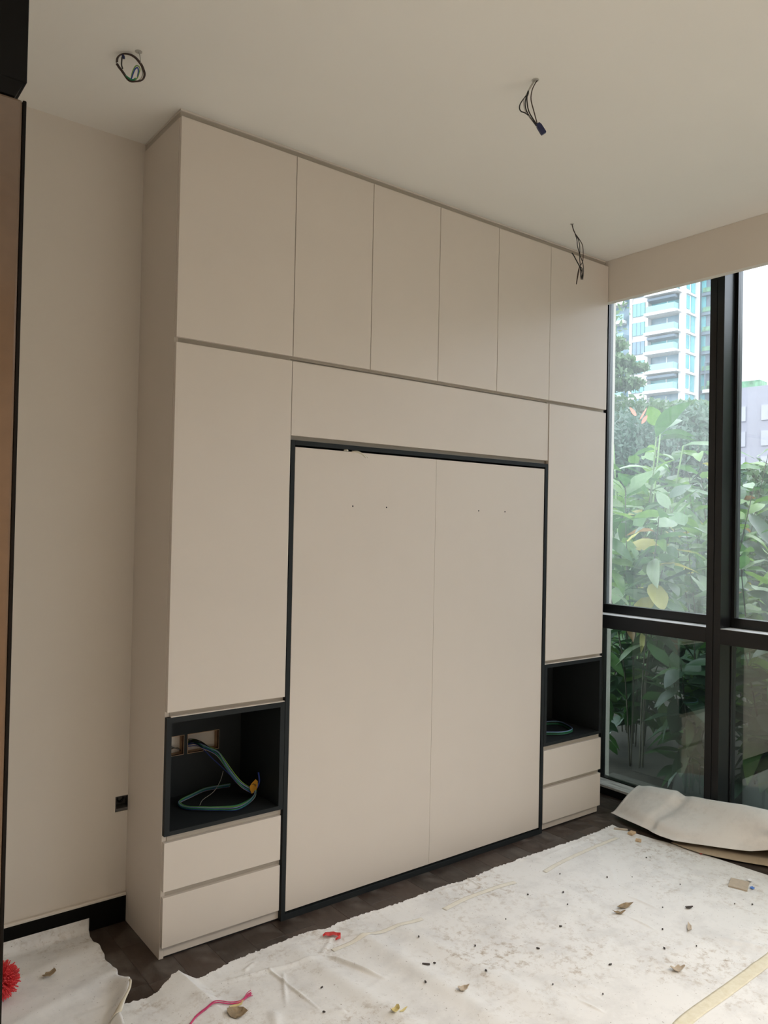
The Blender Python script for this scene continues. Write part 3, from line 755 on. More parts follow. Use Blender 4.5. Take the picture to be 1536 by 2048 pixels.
Zl = zz + 0.0065 + flat * (0.004 + 0.004 * wavy(Xl, Yl, 8, 1) + 0.003 * wavy(Xl, Yl, 21, 3) + 0.010 * np.exp(-((Yl - .20 - .25 * (Xl + .3)) / .05) ** 2) + .008 * np.exp(-((Yl + .02 - .3 * (Xl + .3)) / .04) ** 2))
d_e = xe - Xl
near = np.exp(-(d_e / .045) ** 2) * np.clip((0.0 - Yl) / .12, 0, 1) * np.clip((Yl + .75) / .3, 0, 1)
Zl = Zl + 0.050 * near
Zl = np.maximum(Zl, np.where(Xl > -.36, 0.012 * np.clip((-.12 - Yl) / .05, 0, 1), 0) + 0.0025)
ls = grid_obj('floor_sheet', Xl, Yl, Zl, ['paper', 'cream_back'])
ls.data.flip_normals()
tag(ls, 'white protective sheet by the bare wall, lapping up the black skirting', 'floor sheet')
# turned-over corner strip of that sheet
fl = []
for i, yq in enumerate(np.linspace(-.135, -.30, 14)):
    k = i / 13
    xb_ = float(np.interp(-yq, [.10, .15, .19, .24, .30], [-.168, -.172, -.19, -.225, -.26]))
    for j in range(6):
        q = j / 5
        fl.append((xb_ + .006 - q * (.020 + .030 * k), yq - .01 * q, 0.060 + .012 * math.sin(q * math.pi) - .028 * q * (1 - .2 * k)))
F = [(i * 6 + j, i * 6 + j + 1, (i + 1) * 6 + j + 1, (i + 1) * 6 + j) for i in range(13) for j in range(5)]
fo = emit('turned_corner', fl, F, 'cream_back', ls, smooth=True, label='cream underside of the turned-up corner')
md = fo.modifiers.new('thickness', 'SOLIDIFY'); md.thickness = 0.0008

# folded sheet piled against the window
ys = np.array([-.10, -.163, -.213, -.30, -.342, -.389, -.441, -.525, -.724, -.87, -1.0, -1.3, -1.8])
zc = np.array([.145, .161, .165, .176, .182, .166, .178, .184, .215, .226, .215, .19, .18])
xl_ = np.array([2.690, 2.668, 2.650, 2.628, 2.618, 2.606, 2.603, 2.602, 2.668, 2.74, 2.80, 2.80, 2.76])
zl_ = np.array([.022, .026, .03, .036, .038, .036, .032, .034, .052, .065, .10, .08, .05])
n1_, n2_ = 170, 60
yv = np.linspace(-.085, -1.75, n1_)
q = np.linspace(0, 1, n2_)
Zc = np.interp(-yv, -ys, zc); XL = np.interp(-yv, -ys, xl_); ZL = np.interp(-yv, -ys, zl_)
Xr = np.zeros((n1_, n2_)); Yr = np.zeros_like(Xr); Zr = np.zeros_like(Xr)
for i in range(n1_):
    # control polygon, from the floor by the window over the crest to the free edge
    P = np.array([(2.958, 0.004), (2.955, Zc[i] * .55), (2.915, Zc[i] * 1.02), (2.86, Zc[i]), (2.80, Zc[i] * .80), (XL[i] + .06, ZL[i] + .055), (XL[i] + .02, ZL[i] + .015), (XL[i], ZL[i])])
    Cc = catmull([(a, 0, b) for a, b in P], 9)
    tt = np.linspace(0, 1, len(Cc))
    Xr[i] = np.interp(q, tt, Cc[:, 0]); Zr[i] = np.interp(q, tt, Cc[:, 2])
    Yr[i] = yv[i] - .02 * np.sin(q * 3) 
    Yr[i] += (0.13 * (1 - i / 12.0) * (q - .55)) * .35 if i < 12 else 0
dent = np.exp(-((Yr + .40 + .25 * (Xr - 2.8)) / .035) ** 2) * np.clip((q[None, :] - .25) * 4, 0, 1)
Xr = Xr + .022 * dent
Zr = Zr - .010 * dent + .004 * wavy(Yr, Xr, 12, 5) * np.clip(q * 3, 0, 1) * np.clip(Zr / .05, 0, 1)
fs = grid_obj('folded_sheet', Xr, Yr, np.maximum(Zr, .004), ['paper_clean', 'kraft'], thick=0.0012, off=1.0)
fs.data.flip_normals()
tag(fs, 'spare white sheet folded over and bunched up against the window sill', 'folded sheet')
# brown-backed lower fold peeping out under it
lx = np.array([2.62, 2.615, 2.622, 2.650, 2.70, 2.76, 2.80, 2.80]); ly = np.array([-.50, -.58, -.66, -.75, -.85, -.95, -1.2, -1.7])
a_ = np.linspace(0, 1, 90); b_ = np.linspace(0, 1, 24)
yk = -.50 - a_ * 1.2
xk = np.interp(-yk, -ly, lx)
Xk = xk[:, None] + b_[None, :] * (2.93 - xk[:, None])
Yk = yk[:, None] + 0 * Xk
Zk = 0.012 + .020 * np.clip((-.52 - Yk) / .12, 0, 1) * np.sin(np.clip(b_[None, :] * 6, 0, 1.57)) + .003 * wavy(Xk, Yk, 15, 6)
kf = grid_obj('lower_fold', Xk, Yk, Zk, ['kraft'], fs)
kf['label'] = 'brown kraft underside of the lower fold'

# masking tape runs stuck on the sheet
def tape(name, P, w, mat, label, n=60):
    C = catmull([(a, b, 0) for a, b in P], 8)
    tt = np.linspace(0, 1, n)
    cx = np.interp(tt, np.linspace(0, 1, len(C)), C[:, 0]); cy = np.interp(tt, np.linspace(0, 1, len(C)), C[:, 1])
    tx, ty = np.gradient(cx), np.gradient(cy); L = np.hypot(tx, ty)
    k = np.linspace(-1, 1, 7)[None, :]
    Xt = cx[:, None] - (ty / L)[:, None] * k * w / 2 * (1 + .06 * np.sin(tt * 60))[:, None]
    Yt = cy[:, None] + (tx / L)[:, None] * k * w / 2
    Zt = sheet_h(Xt, Yt) + 0.0016
    o = grid_obj(name, Xt, Yt, Zt, [mat], thick=0.0004, off=1.0)
    tag(o, label, 'tape')
    return o
tape('masking_tape', [(1.10, -1.44), (1.29, -1.382), (1.60, -1.372), (1.92, -1.362), (2.25, -1.352)], 0.05, 'tape', 'broad yellowed masking tape strip along the middle of the dirty floor sheet')
tape('masking_tape', [(1.15, -.327), (1.29, -0.312), (1.508, -0.317), (1.60, -.327)], 0.026, 'tape_faint', 'short faded masking tape strip on the sheet in front of the wall bed')
tape('masking_tape', [(1.80, -0.334), (1.94, -0.312), (2.203, -0.292), (2.45, -0.286)], 0.024, 'tape_faint', 'faded masking tape strip on the sheet in front of the tower by the window')
tape('masking_tape', [(0.57, -.317), (0.655, -0.316), (0.803, -0.319), (1.02, -0.333)], 0.022, 'tape_faint', 'faded masking tape strip on the sheet near the red plastic scrap')

# ---------------------------------------------------------------- litter on the sheet
def sz(x_, y_):
    return float(sheet_h(np.array([x_]), np.array([y_]))[0])

def scrap(name, x_, y_, lx_, ly_, rot, mat, label, cat, thick=0.004, curl=0.0, group=None, ragged=0.25, base=None):
    """ragged flat piece with optional curl"""
    r = random.Random(int((x_ + 5) * 1000 + (y_ + 5) * 77))
    n = 11
    z0 = (sz(x_, y_) if base is None else base) + .0022
    ring = []
    for i in range(n):
        a = 2 * math.pi * i / n
        k = 1 + r.uniform(-ragged, ragged)
        ring.append((math.cos(a) * lx_ / 2 * k, math.sin(a) * ly_ / 2 * k))
    top, bot = [], []
    for s in (0.55, 1.0):
        for (a, b) in ring:
            zz_ = curl * (2 * a * s / lx_) ** 2 + curl * .5 * (2 * b * s / ly_) ** 2 * (1 if r.random() > .3 else .2)
            xx = x_ + a * s * math.cos(rot) - b * s * math.sin(rot)
            yy_ = y_ + a * s * math.sin(rot) + b * s * math.cos(rot)
            top.append((xx, yy_, z0 + thick + zz_)); bot.append((xx, yy_, z0 + zz_))
    V = top + bot + [(x_, y_, z0 + thick), (x_, y_, z0)]
    F = []
    for i in range(n):
        j = (i + 1) % n
        F += [(i, n + i, n + j, j), (2 * n + j, 3 * n + j, 3 * n + i, 2 * n + i), (n + i, 3 * n + i, 3 * n + j, n + j), (4 * n, i, j), (4 * n + 1, 2 * n + j, 2 * n + i)]
    o = emit(name, V, F, mat)
    return tag(o, label, cat, group)

def chip(name, x_, y_, lx_, ly_, lz, rot, mat, label, cat, group=None):
    z0 = sz(x_, y_) + .0015
    V = [(x_ + a * math.cos(rot) - b * math.sin(rot), y_ + a * math.sin(rot) + b * math.cos(rot), z) for z in (z0, z0 + lz)
         for a, b in ((-lx_ / 2, -ly_ / 2), (lx_ / 2, -ly_ / 2 * .9), (lx_ / 2 * .95, ly_ / 2), (-lx_ / 2 * .9, ly_ / 2 * .95))]
    return tag(emit(name, V, BF, mat), label, cat, group)

# red plastic scrap: a torn, crumpled S-shaped flake
rr_ = random.Random(9)
rp, zr_ = [], sz(.628, -.237) + .004
spine = [(-.040, .020), (-.026, .024), (-.010, .018), (.004, .008), (.014, -.002), (.022, -.014), (.016, -.024), (.002, -.030), (-.014, -.032)]
wid = [.003, .012, .016, .013, .011, .013, .014, .011, .003]
for i, ((a, b), w_) in enumerate(zip(spine, wid)):
    for s_ in (-1, 0, 1):
        rp.append((0.630 + a + w_ * .55 * s_, -0.238 + b + w_ * .8 * s_, zr_ + (.010 if s_ == 0 else .002) * (.6 + .8 * rr_.random()) + .004 * (i % 2)))
F = [(i * 3 + k, i * 3 + k + 1, i * 3 + k + 4, i * 3 + k + 3) for i in range(8) for k in range(2)]
o = emit('plastic_scrap', rp, F, 'red_plastic')
md = o.modifiers.new('thickness', 'SOLIDIFY'); md.thickness = .001
tag(o, 'small crumpled red plastic scrap on the torn edge of the floor sheet', 'scrap')

st = thing('pink_string', 'frayed magenta plastic string tied round a yellow scrap near the buckled sheet', 'string', (0.06, -.395, sz(.06, -.395)))
PS = [(-0.075, -0.43, .02), (-0.04, -0.405, .03), (0.0, -0.392, .034), (0.04, -0.384, .026), (0.088, -0.398, .014), (0.122, -0.409, .010), (0.145, -0.401, .012), (0.172, -0.392, .014)]
tube('strand', [(a, b, sz(a, b) + .006) for a, b, c in PS], 0.0024, 'pink', st)
tube('strand', [(a + .004, b + .006, sz(a, b) + .0075) for a, b, c in PS], 0.0018, 'pink', st)
for k in range(4):
    tube('frayed_end', [(0.140, -.402, sz(.14, -.402) + .007), (.158, -.396 + .003 * k, sz(.158, -.396) + .006 + .002 * k), (.176, -.392 + .005 * (k - 1.5), sz(.176, -.392) + .005 + .004 * k)], 0.0013, 'pink', st)
scrap('paper_scrap', 0.108, -0.412, 0.055, 0.020, 0.15, 'yellow_scrap', 'torn yellow paper strip wrapped by the magenta string', 'scrap', 0.002, 0.006)
scrap('paper_scrap', 0.086, -0.462, 0.065, 0.05, -0.6, 'dry_leaf', 'torn olive paper scrap lying beside the magenta string', 'scrap', 0.0015, 0.012)
scrap('paper_scrap', 0.519, -0.774, 0.035, 0.024, 0.2, 'yellow_scrap', 'crumpled yellow petal-like scrap alone on the white sheet', 'scrap', 0.002, 0.012)
scrap('paper_scrap', 0.548, -0.782, 0.035, 0.008, 0.1, 'yellow_scrap', 'thin yellow sliver beside the crumpled yellow scrap', 'scrap', 0.0015, 0.003)
chip('board_offcut', 2.451, -0.964, 0.105, 0.085, 0.006, 0.35, 'offcut', 'flat square grey-beige board offcut on the sheet', 'offcut')
scrap('plastic_scrap', 2.462, -1.022, 0.022, 0.018, 0.2, 'blue_bit', 'tiny bright blue plastic scrap beside the board offcut', 'scrap', 0.004, 0.004)
scrap('plastic_scrap', 2.530, -0.975, 0.035, 0.02, 0.6, 'clear_bit', 'tiny clear plastic scrap beside the board offcut', 'scrap', 0.003, 0.006)
chip('wood_chip', 2.560, -0.300, 0.045, 0.030, 0.010, 0.1, 'chip', 'pale wooden block chip just in front of the folded sheet', 'wood chip')
chip('wood_chip', 2.511, -0.376, 0.034, 0.030, 0.006, 0.5, 'chip', 'small square wooden chip a step away from the folded sheet', 'wood chip')
chip('wood_chip', 2.565, -0.225, 0.075, 0.020, 0.004, -0.9, 'offcut', 'thin wooden splinter at the corner of the floor sheet', 'wood chip')
scrap('dried_leaf', 1.815, -0.778, 0.085, 0.026, -0.15, 'dry_leaf', 'long curled dry leaf in the middle of the dirty sheet', 'dried leaf', 0.002, 0.012)
scrap('dried_leaf', 1.748, -0.796, 0.05, 0.022, -0.7, 'dry_leaf', 'short curled dry leaf touching the long dry leaf', 'dried leaf', 0.002, 0.010)
scrap('dried_leaf', 2.046, -0.949, 0.040, 0.018, -0.4, 'crumb', 'dark shrivelled leaf on the sheet, towards the window', 'dried leaf', 0.003, 0.006)
scrap('dried_leaf', 1.885, -1.046, 0.07, 0.018, 0.5, 'offcut', 'pale twisted leaf scrap near the broad masking tape', 'dried leaf', 0.002, 0.008)
scrap('dried_leaf', 1.556, -1.195, 0.055, 0.028, -0.4, 'offcut', 'tan curled husk on the sheet beside the broad masking tape', 'dried leaf', 0.003, 0.014)
scrap('dried_leaf', 0.795, -0.820, 0.040, 0.026, -0.3, 'offcut', 'tan curled leaf scrap on the creased part of the sheet', 'dried leaf', 0.003, 0.010)
scrap('dried_leaf', -0.372, 0.121, 0.050, 0.028, 0.3, 'dry_leaf', 'small brown scrap on the sheet by the bare wall', 'dried leaf', 0.002, 0.008, base=0.020)
chip('wire_offcut', 0.796, -0.615, 0.030, 0.006, 0.005, -0.75, 'crumb', 'short black wire offcut on the creased sheet', 'wire offcut')
scrap('red_crumb', 2.626, -0.668, 0.022, 0.012, 0.9, 'red_plastic', 'tiny reddish crumb at the foot of the folded sheet', 'scrap', 0.003, 0.006)
crumbs = [(1.842, -0.394), (2.372, -0.538), (2.352, -0.53), (1.785, -0.985), (1.768, -1.148), (1.241, -0.78), (1.099, -0.975), (0.835, -.62), (1.30, -.55), (1.45, -.72), (1.05, -.62), (1.62, -.62), (2.1, -.62), (0.95, -.78), (1.38, -1.02), (2.22, -.80), (1.95, -.88), (0.72, -.70), (0.40, -.50), (0.33, -.62), (2.0, -.55), (1.55, -.45), (0.90, -.45), (1.7, -.53), (2.25, -1.05), (2.31, -1.1), (1.65, -1.08), (1.2, -1.12)]
for i, (a, b) in enumerate(crumbs):
    s_ = R.uniform(.003, .0065)
    scrap('dirt_crumb', a, b, s_ * R.uniform(1, 2.2), s_, R.uniform(0, 3), 'crumb', 'dark crumb of dirt lying on the large white floor sheet', 'crumb', 0.004, 0.0, 'dirt crumbs on the floor sheet')

# coral-red yarn pompom at the edge of the sheet by the wall
pc = Vector((-0.545, 0.085, 0.075))
pv, pf = [], []
for k in range(900):
    d = Vector((R.gauss(0, 1), R.gauss(0, 1), R.gauss(0, 1))).normalized()
    L = 0.060 * R.uniform(.85, 1.04)
    a = pc + d * .02
    s_ = d.orthogonal().normalized() * .0022
    s2_ = d.cross(s_)
    tip = pc + d * L + Vector((R.uniform(-.01, .01), R.uniform(-.01, .01), R.uniform(-.01, .01)))
    tip.z = max(tip.z, .016)
    n = len(pv)
    pv += [tuple(a + s_), tuple(a - s_ * .5 + s2_ * .9), tuple(a - s_ * .5 - s2_ * .9), tuple(tip + s_ * .9), tuple(tip - s_ * .5 + s2_ * .8), tuple(tip - s_ * .5 - s2_ * .8)]
    pf += [(n, n + 1, n + 4, n + 3), (n + 1, n + 2, n + 5, n + 4), (n + 2, n, n + 3, n + 5), (n + 3, n + 4, n + 5)]
pp = tag(emit('yarn_ball', pv, pf, 'red_yarn'), 'fuzzy coral-red yarn ball on the sheet by the bare wall', 'yarn ball')

# ---------------------------------------------------------------- outdoors
tag(box('ground', (3.16, -1.9, -0.5), (160, 120, -0.10), 'soil'), 'dark planted ground outside the window', 'ground', kind='structure')

tag(box('bounce_slab', (3.16, -40, -0.5), (60, -1.905, -0.08), 'bounce_slab'), 'unseen slab added outside for the light it bounces indoors', 'bounce_slab', kind='structure')  # unseen slab, added to set the light bounced up to the ceiling

def leaf_mesh(name, mat, wr, droop, fold):
    n = 7
    V, F = [], []
    for i in range(n + 1):
        t_ = i / n
        w = wr * (math.sin(math.pi * min(1, t_ ** 0.85)) ** 0.8) * 0.5 + (0.008 if i in (0,) else 0)
        z = -droop * t_ ** 2
        for s_ in (-1, 0, 1):
            V.append((s_ * w, t_, z + fold * abs(s_) * w + .03 * wr * math.sin(t_ * 14) * abs(s_)))
    for i in range(n):
        for k in range(2):
            a = i * 3 + k
            F.append((a, a + 1, a + 4, a + 3))
    me = bpy.data.meshes.new(name)
    me.from_pydata(V, [], F)
    me.materials.append(M[mat])
    me.polygons.foreach_set('use_smooth', [True] * len(F))
    me.update()
    return me
LEAF = {}
for m in ('leaf_bright', 'leaf_mid', 'leaf_dark', 'leaf_pale', 'leaf_yellow', 'leaf_brown'):
    LEAF[m] = [leaf_mesh(m, m, w, d, f) for w, d, f in ((.46, .15, .25), (.40, .35, .35), (.52, .05, .15), (.36, .55, .3))]
LEAF['long'] = [leaf_mesh('long_leaf', 'leaf_mid', w, d, f) for w, d, f in ((.22, .25, .3), (.26, .45, .2))]
BR = [leaf_mesh('bract', 'bract', w, d, .3) for w, d in ((.3, .1), (.22, -.2))]

def put_leaf(me, loc, az, pitch, roll, L, parent, name='leaf'):
    o = bpy.data.objects.new(name, me)
    rot = Matrix.Rotation(az - math.pi / 2, 4, 'Z') @ Matrix.Rotation(pitch, 4, 'X') @ Matrix.Rotation(roll, 4, 'Y')
    o.matrix_local = Matrix.Translation(Vector(loc) - OFF[parent]) @ rot @ Matrix.Scale(L, 4)
    o.parent = parent
    col.objects.link(o)
    return o

def shrub(name, label, base, h, spread, nst, nlf, L, weights, seed, group='shrubs outside the window', low=0.15, stem='stem', cat='shrub', lean=(0, 0)):
    r = random.Random(seed)
    s = thing(name, label, cat, base, group)
    kinds = [k for k, w in weights for _ in range(w)]
    for q in range(nst):
        a = q / nst * 2 * math.pi + r.uniform(-.5, .5)
        hh = h * r.uniform(.7, 1.0)
        ox, oy = spread * math.cos(a) * r.uniform(.3, 1) + lean[0], spread * math.sin(a) * r.uniform(.3, 1) + lean[1]
        P = [(base[0] + .05 * math.cos(a), base[1] + .05 * math.sin(a), base[2]),
             (base[0] + ox * .3, base[1] + oy * .3, base[2] + hh * .4), (base[0] + ox * .7, base[1] + oy * .7, base[2] + hh * .75), (base[0] + ox, base[1] + oy, base[2] + hh)]
        C = catmull(P, 6)
        V, F = tube_geo(C, np.linspace(.0065, .003, len(C)), 5)
        emit('stem', V, F, stem, s, smooth=True)
        for k in range(nlf):
            t_ = low + (1 - low) * (k + r.random()) / nlf
            i = min(len(C) - 2, int(t_ * (len(C) - 1)))
            p = C[i] + (C[i + 1] - C[i]) * r.random()
            az = k * 2.4 + r.uniform(-.4, .4)
            pitch = r.uniform(-.75, .55) + (.35 if t_ > .85 else 0)
            me = r.choice(LEAF[r.choice(kinds)])
            p = p + np.array([math.cos(az), math.sin(az), 0]) * .02
            put_leaf(me, p, az, pitch, r.uniform(-.6, .6), L * r.uniform(.65, 1.2), s)
    return s

MIX = [('leaf_bright', 5), ('leaf_mid', 5), ('leaf_pale', 2), ('leaf_dark', 1)]
MIXD = [('leaf_dark', 5), ('leaf_mid', 3), ('leaf_bright', 1)]
MIXY = MIX * 2 + [('leaf_yellow', 2), ('leaf_brown', 1)]
shrub('broadleaf_shrub', 'broad-leaved shrub with bright leaves right behind the dusty pane', (3.95, 0.62, -.1), 2.05, .42, 5, 22, 0.29, MIXY, 1, low=.5)
shrub('broadleaf_shrub', 'low dark glossy shrub pressed against the lower panes by the mullion', (3.75, 0.05, -.1), 1.05, .30, 5, 20, 0.26, MIXD, 2)
shrub('broadleaf_shrub', 'dark glossy shrub behind the lower pane next to the wardrobe', (3.85, 0.95, -.1), 1.15, .32, 5, 20, 0.26, MIXD, 12)
shrub('broadleaf_shrub', 'dark shrub with drooping leaves behind the lower pane past the mullion', (3.80, -0.45, -.1), 1.15, .32, 5, 20, 0.28, MIXD, 3)
shrub('broadleaf_shrub', 'low dark shrub behind the bare stems at the wardrobe end of the lower pane', (4.45, 0.95, -.1), 1.05, .35, 6, 18, 0.27, MIXD, 14)
shrub('broadleaf_shrub', 'bright leafy shrub behind the mullion', (4.35, -0.10, -.1), 1.85, .45, 6, 22, 0.27, MIX, 4)
shrub('broadleaf_shrub', 'tall shrub with a few yellow leaves towards the wardrobe edge of the dusty pane', (4.75, 1.25, -.1), 2.65, .5, 6, 27, 0.28, MIXY, 5, low=.4)
shrub('broadleaf_shrub', 'tall pale-leaved shrub in the middle of the dusty pane', (4.9, 0.62, -.1), 2.35, .5, 6, 25, 0.28, MIX + [('leaf_pale', 3)], 6)
shrub('broadleaf_shrub', 'green shrub under the cream house wall', (5.1, -0.15, -.1), 1.95, .5, 6, 22, 0.24, MIX, 7)
shrub('broadleaf_shrub', 'tall rear shrub reaching up to the tree branches', (5.9, 2.0, -.1), 2.9, .6, 6, 27, 0.31, MIX, 8)
shrub('broadleaf_shrub', 'rear shrub in front of the clipped hedge, yellow tips', (6.1, 1.15, -.1), 2.75, .6, 6, 27, 0.28, MIXY, 9)
shrub('broadleaf_shrub', 'rear shrub below the grey building', (6.4, 0.25, -.1), 2.05, .6, 6, 22, 0.26, MIX, 10)
shrub('broadleaf_shrub', 'small-leaved shrub further along the window wall', (4.4, -1.4, -.1), 1.9, .5, 6, 18, 0.26, MIX, 11)

hp = thing('heliconia_plant', 'tall flowering plant with coral bracts behind the dusty pane', 'plant', (5.3, 1.62, -.1), 'shrubs outside the window')
rh = random.Random(5)
for q in range(6):
    a = q * 1.05
    b = (5.3 + .12 * math.cos(a), 1.62 + .12 * math.sin(a), -.1)
    tp = (5.3 + .45 * math.cos(a), 1.62 + .45 * math.sin(a), 2.35 + .5 * rh.random())
    C = catmull([b, ((b[0] * 2 + tp[0]) / 3, (b[1] * 2 + tp[1]) / 3, 1.1), tp], 6)
    V, F = tube_geo(C, np.linspace(.018, .007, len(C)), 5)
    emit('stem', V, F, 'stem_green', hp, smooth=True)
    for k in range(5):
        p = C[-1 - k * 2]
        put_leaf(rh.choice(LEAF['long']), p, a + k * 1.7, rh.uniform(.1, .8), rh.uniform(-.4, .4), rh.uniform(.45, .65), hp)
for k, (y_, z_, sc_) in enumerate(((1.93, 2.85, .14), (1.90, 2.72, .12), (1.95, 2.78, .10), (1.52, 2.72, .10), (1.50, 2.68, .09), (2.02, 2.42, .09), (1.56, 2.76, .09))):
    put_leaf(BR[k % 2], (5.25, y_, z_), 2.4 + k * .9, .9, .3 * k, sc_ * 1.3, hp, 'bract')

# small-leaved masses -------------------------------------------------
def leaf_cloud(name, centers, n, size, mat, parent, seed):
    g = np.random.default_rng(seed)
    ids = g.integers(0, len(centers), n)
    cs = np.array([c[:3] for c in centers])[ids]; rs = np.array([c[3:6] for c in centers])[ids]
    d = g.standard_normal((n, 3)); d /= np.linalg.norm(d, axis=1)[:, None]
    p = cs + d * rs * (g.random((n, 1)) ** 0.45)
    a = g.standard_normal((n, 3)); a /= np.linalg.norm(a, axis=1)[:, None]
    b = np.cross(a, g.standard_normal((n, 3))); b /= np.linalg.norm(b, axis=1)[:, None]
    s = size * g.uniform(.6, 1.3, (n, 1))
    V = np.stack([p - a * s, p - b * s * .42 , p + a * s, p + b * s * .42], 1).reshape(-1, 3)
    F = np.arange(n * 4).reshape(n, 4)
    o = emit(name, V, F.tolist(), mat, parent)
    o['kind'] = 'stuff'
    return o

def tree(name, label, base, trunk_h, crowns, n, size, mat, seed, cat='tree', group='trees outside the window'):
    s = thing(name, label, cat, base, group)
    V, F = tube_geo(catmull([base, (base[0] + .2, base[1] + .1, base[2] + trunk_h * .5), (base[0], base[1], base[2] + trunk_h)], 5), np.linspace(.16, .07, 11), 7)
    emit('trunk', V, F, 'stem', s, smooth=True)
    for c in crowns:
        V, F = tube_geo(catmull([(base[0], base[1], base[2] + trunk_h * .7), ((base[0] + c[0]) / 2, (base[1] + c[1]) / 2, (base[2] + trunk_h + c[2]) / 2), c[:3]], 4), np.linspace(.07, .02, 9), 5)
        emit('branch', V, F, 'stem', s, smooth=True)
    leaf_cloud('foliage', crowns, n, size, mat, s, seed)
    return s
# position along a compass bearing seen from the room
def along(az, D):
    return (-1.18 + D * math.cos(math.radians(az)), -2.86 + D * math.sin(math.radians(az)))
def crown(az, D, z, rx, rz):
    a, b = along(az, D)
    return (a, b, z, rx, rx, rz)
tree('tree', 'spreading hazy tree crown in front of the white apartment tower', (*along(33.2, 19), -.1), 3.6,
     [crown(35.2, 18, 4.15, 1.0, .5), crown(33.9, 19, 4.1, 1.1, .45), crown(32.4, 19, 4.2, 1.0, .45), crown(31.2, 18.5, 4.15, .8, .4), crown(35.8, 18.5, 3.6, 1.0, .6), crown(33.0, 18.5, 3.4, 1.2, .5)], 9000, .085, 'tree_leaf', 21)
tree('tree', 'tall feathery tree whose branches rise beside the wardrobe edge', (*along(37.6, 17), -.1), 5.0,
     [crown(36.6, 16.5, 4.75, .55, .30), crown(35.3, 16.5, 4.62, .42, .12), crown(36.6, 16.8, 5.5, .45, .20), crown(35.9, 16.5, 5.1, .38, .12), crown(38.2, 17, 6.2, 1.0, .7), crown(38.9, 17, 5.2, 1.3, 1.0), crown(34.7, 16.7, 4.98, .32, .07)], 5200, .07, 'tree_leaf', 22)
tree('tree', 'spiky light green tree beside the dark mullion', (*along(30.6, 14), -.1), 2.2,
     [crown(30.8, 14, 3.35, .55, .5), crown(30.2, 14, 3.1, .5, .5), crown(31.4, 13.5, 2.9, .5, .5), crown(30.5, 13.8, 2.5, .8, .5)], 5500, .07, 'tree_leaf2', 23)
tree('tree', 'dark rounded tree filling the gap above the shrubs', (*along(33.8, 13.5), -.1), 1.6,
     [crown(34.6, 13.5, 2.9, .85, .65), crown(33.2, 13.5, 2.8, .95, .6), crown(35.8, 13.5, 2.95, .85, .75), crown(32.2, 13.8, 2.65, .85, .5)], 8000, .06, 'tree_leaf2', 24)
tree('tree', 'small tree below the grey building', (*along(26.9, 15), -.1), 1.8,
     [crown(27.7, 15, 2.25, .55, .35), crown(26.4, 15, 2.35, .7, .35), crown(25.2, 15, 2.4, .8, .5), crown(27.2, 15, 2.7, .3, .12)], 5000, .07, 'tree_leaf', 25)
tree('tree', 'small bushy tree past the mullion, unseen, added to shade the wardrobe doors', (4.75, -2.1, -.1), 1.4,
     [(4.7, -2.0, 1.7, .85, .9, .9), (4.8, -2.5, 2.4, .8, .8, .8), (4.75, -1.7, 2.6, .7, .7, .7), (4.8, -2.2, 3.2, .6, .6, .5)], 9000, .06, 'tree_leaf', 26)  # extra unseen tree that dims daylight on the doors by the window
hd = thing('hedge', 'dense clipped dark hedge behind the shrubs', 'hedge', (8.2, 1.5, -.1))
emit('hedge_core', bverts((7.9, -1.6, -.1), (8.5, 7.5, 2.0)), BF, 'leaf_dark', hd)
leaf_cloud('foliage', [(8.2 + .1 * math.sin(k), -1.4 + k * .46, 1.2 + .15 * math.sin(k * 2.1), .62, .55, 1.25) for k in range(20)], 26000, .06, 'hedge_leaf', hd, 31)

tb = tag(leaf_cloud('sky_block_trees', [(9.5 + 1.2 * math.sin(k * 1.7), -2.6 - k * .8, 2.2 + .5 * math.sin(k * 2.3), 1.3, .9, 2.6) for k in range(34)], 60000, .11, 'hedge_leaf', None, 41),
         'unseen dense belt of trees added to block the low sky', 'trees', kind='stuff')  # unseen foliage put here to keep low sky light off the upper doors

# ---------------------------------------------------------------- far buildings
ang = math.radians(6)
bo = Vector((*along(31.75, 129), -2.0))
tw = thing('apartment_tower', 'tall white apartment tower with stacked balconies and teal glass', 'building', bo)
ux = Vector((math.cos(ang), math.sin(ang), 0)); uy = Vector((-math.sin(ang), math.cos(ang), 0))
def bbox(name, x0_, x1_, y0_, y1_, z0_, z1_, mat, parent=tw, label=None):
    V = [tuple(bo + ux * a + uy * b + Vector((0, 0, c + 2.0))) for a, b, c in bverts((x0_, y0_, z0_), (x1_, y1_, z1_))]
    return emit(name, V, BF, mat, parent, label=label)
FH = 3.1
ZREF = 36.0
floors = [ZREF + FH * k for k in range(-6, 4)]
zlo, zhi = floors[0] - FH, floors[-1] + FH
bbox('core_wall', 1.6, 14, -0.9, 14.5, -2, zhi, 'b_white')
bbox('lower_wall', 0.0, 1.6, -0.9, 14.5, -2, zlo, 'b_white')
bbox('corner_pier', 0.0, 1.6, -0.9, 0.0, zlo, zhi, 'b_white')
bbox('pier', -0.1, 1.6, 5.15, 5.6, zlo, zhi, 'b_white')
bbox('pier', 0.0, 1.6, 7.95, 8.45, zlo, zhi, 'b_white')
bbox('dark_glass_strip', 0.6, 1.6, 8.45, 9.25, zlo, zhi, 'b_glass2')
bbox('side_fin', 3.4, 3.9, -1.5, -0.9, zlo, zhi, 'b_white')
bbox('dark_recess', 5.0, 9.0, -3.3, -0.9, -2, zhi, 'b_dark')
bbox('rear_wing', 6.0, 14, -8.5, -3.3, -2, zhi, 'b_white')
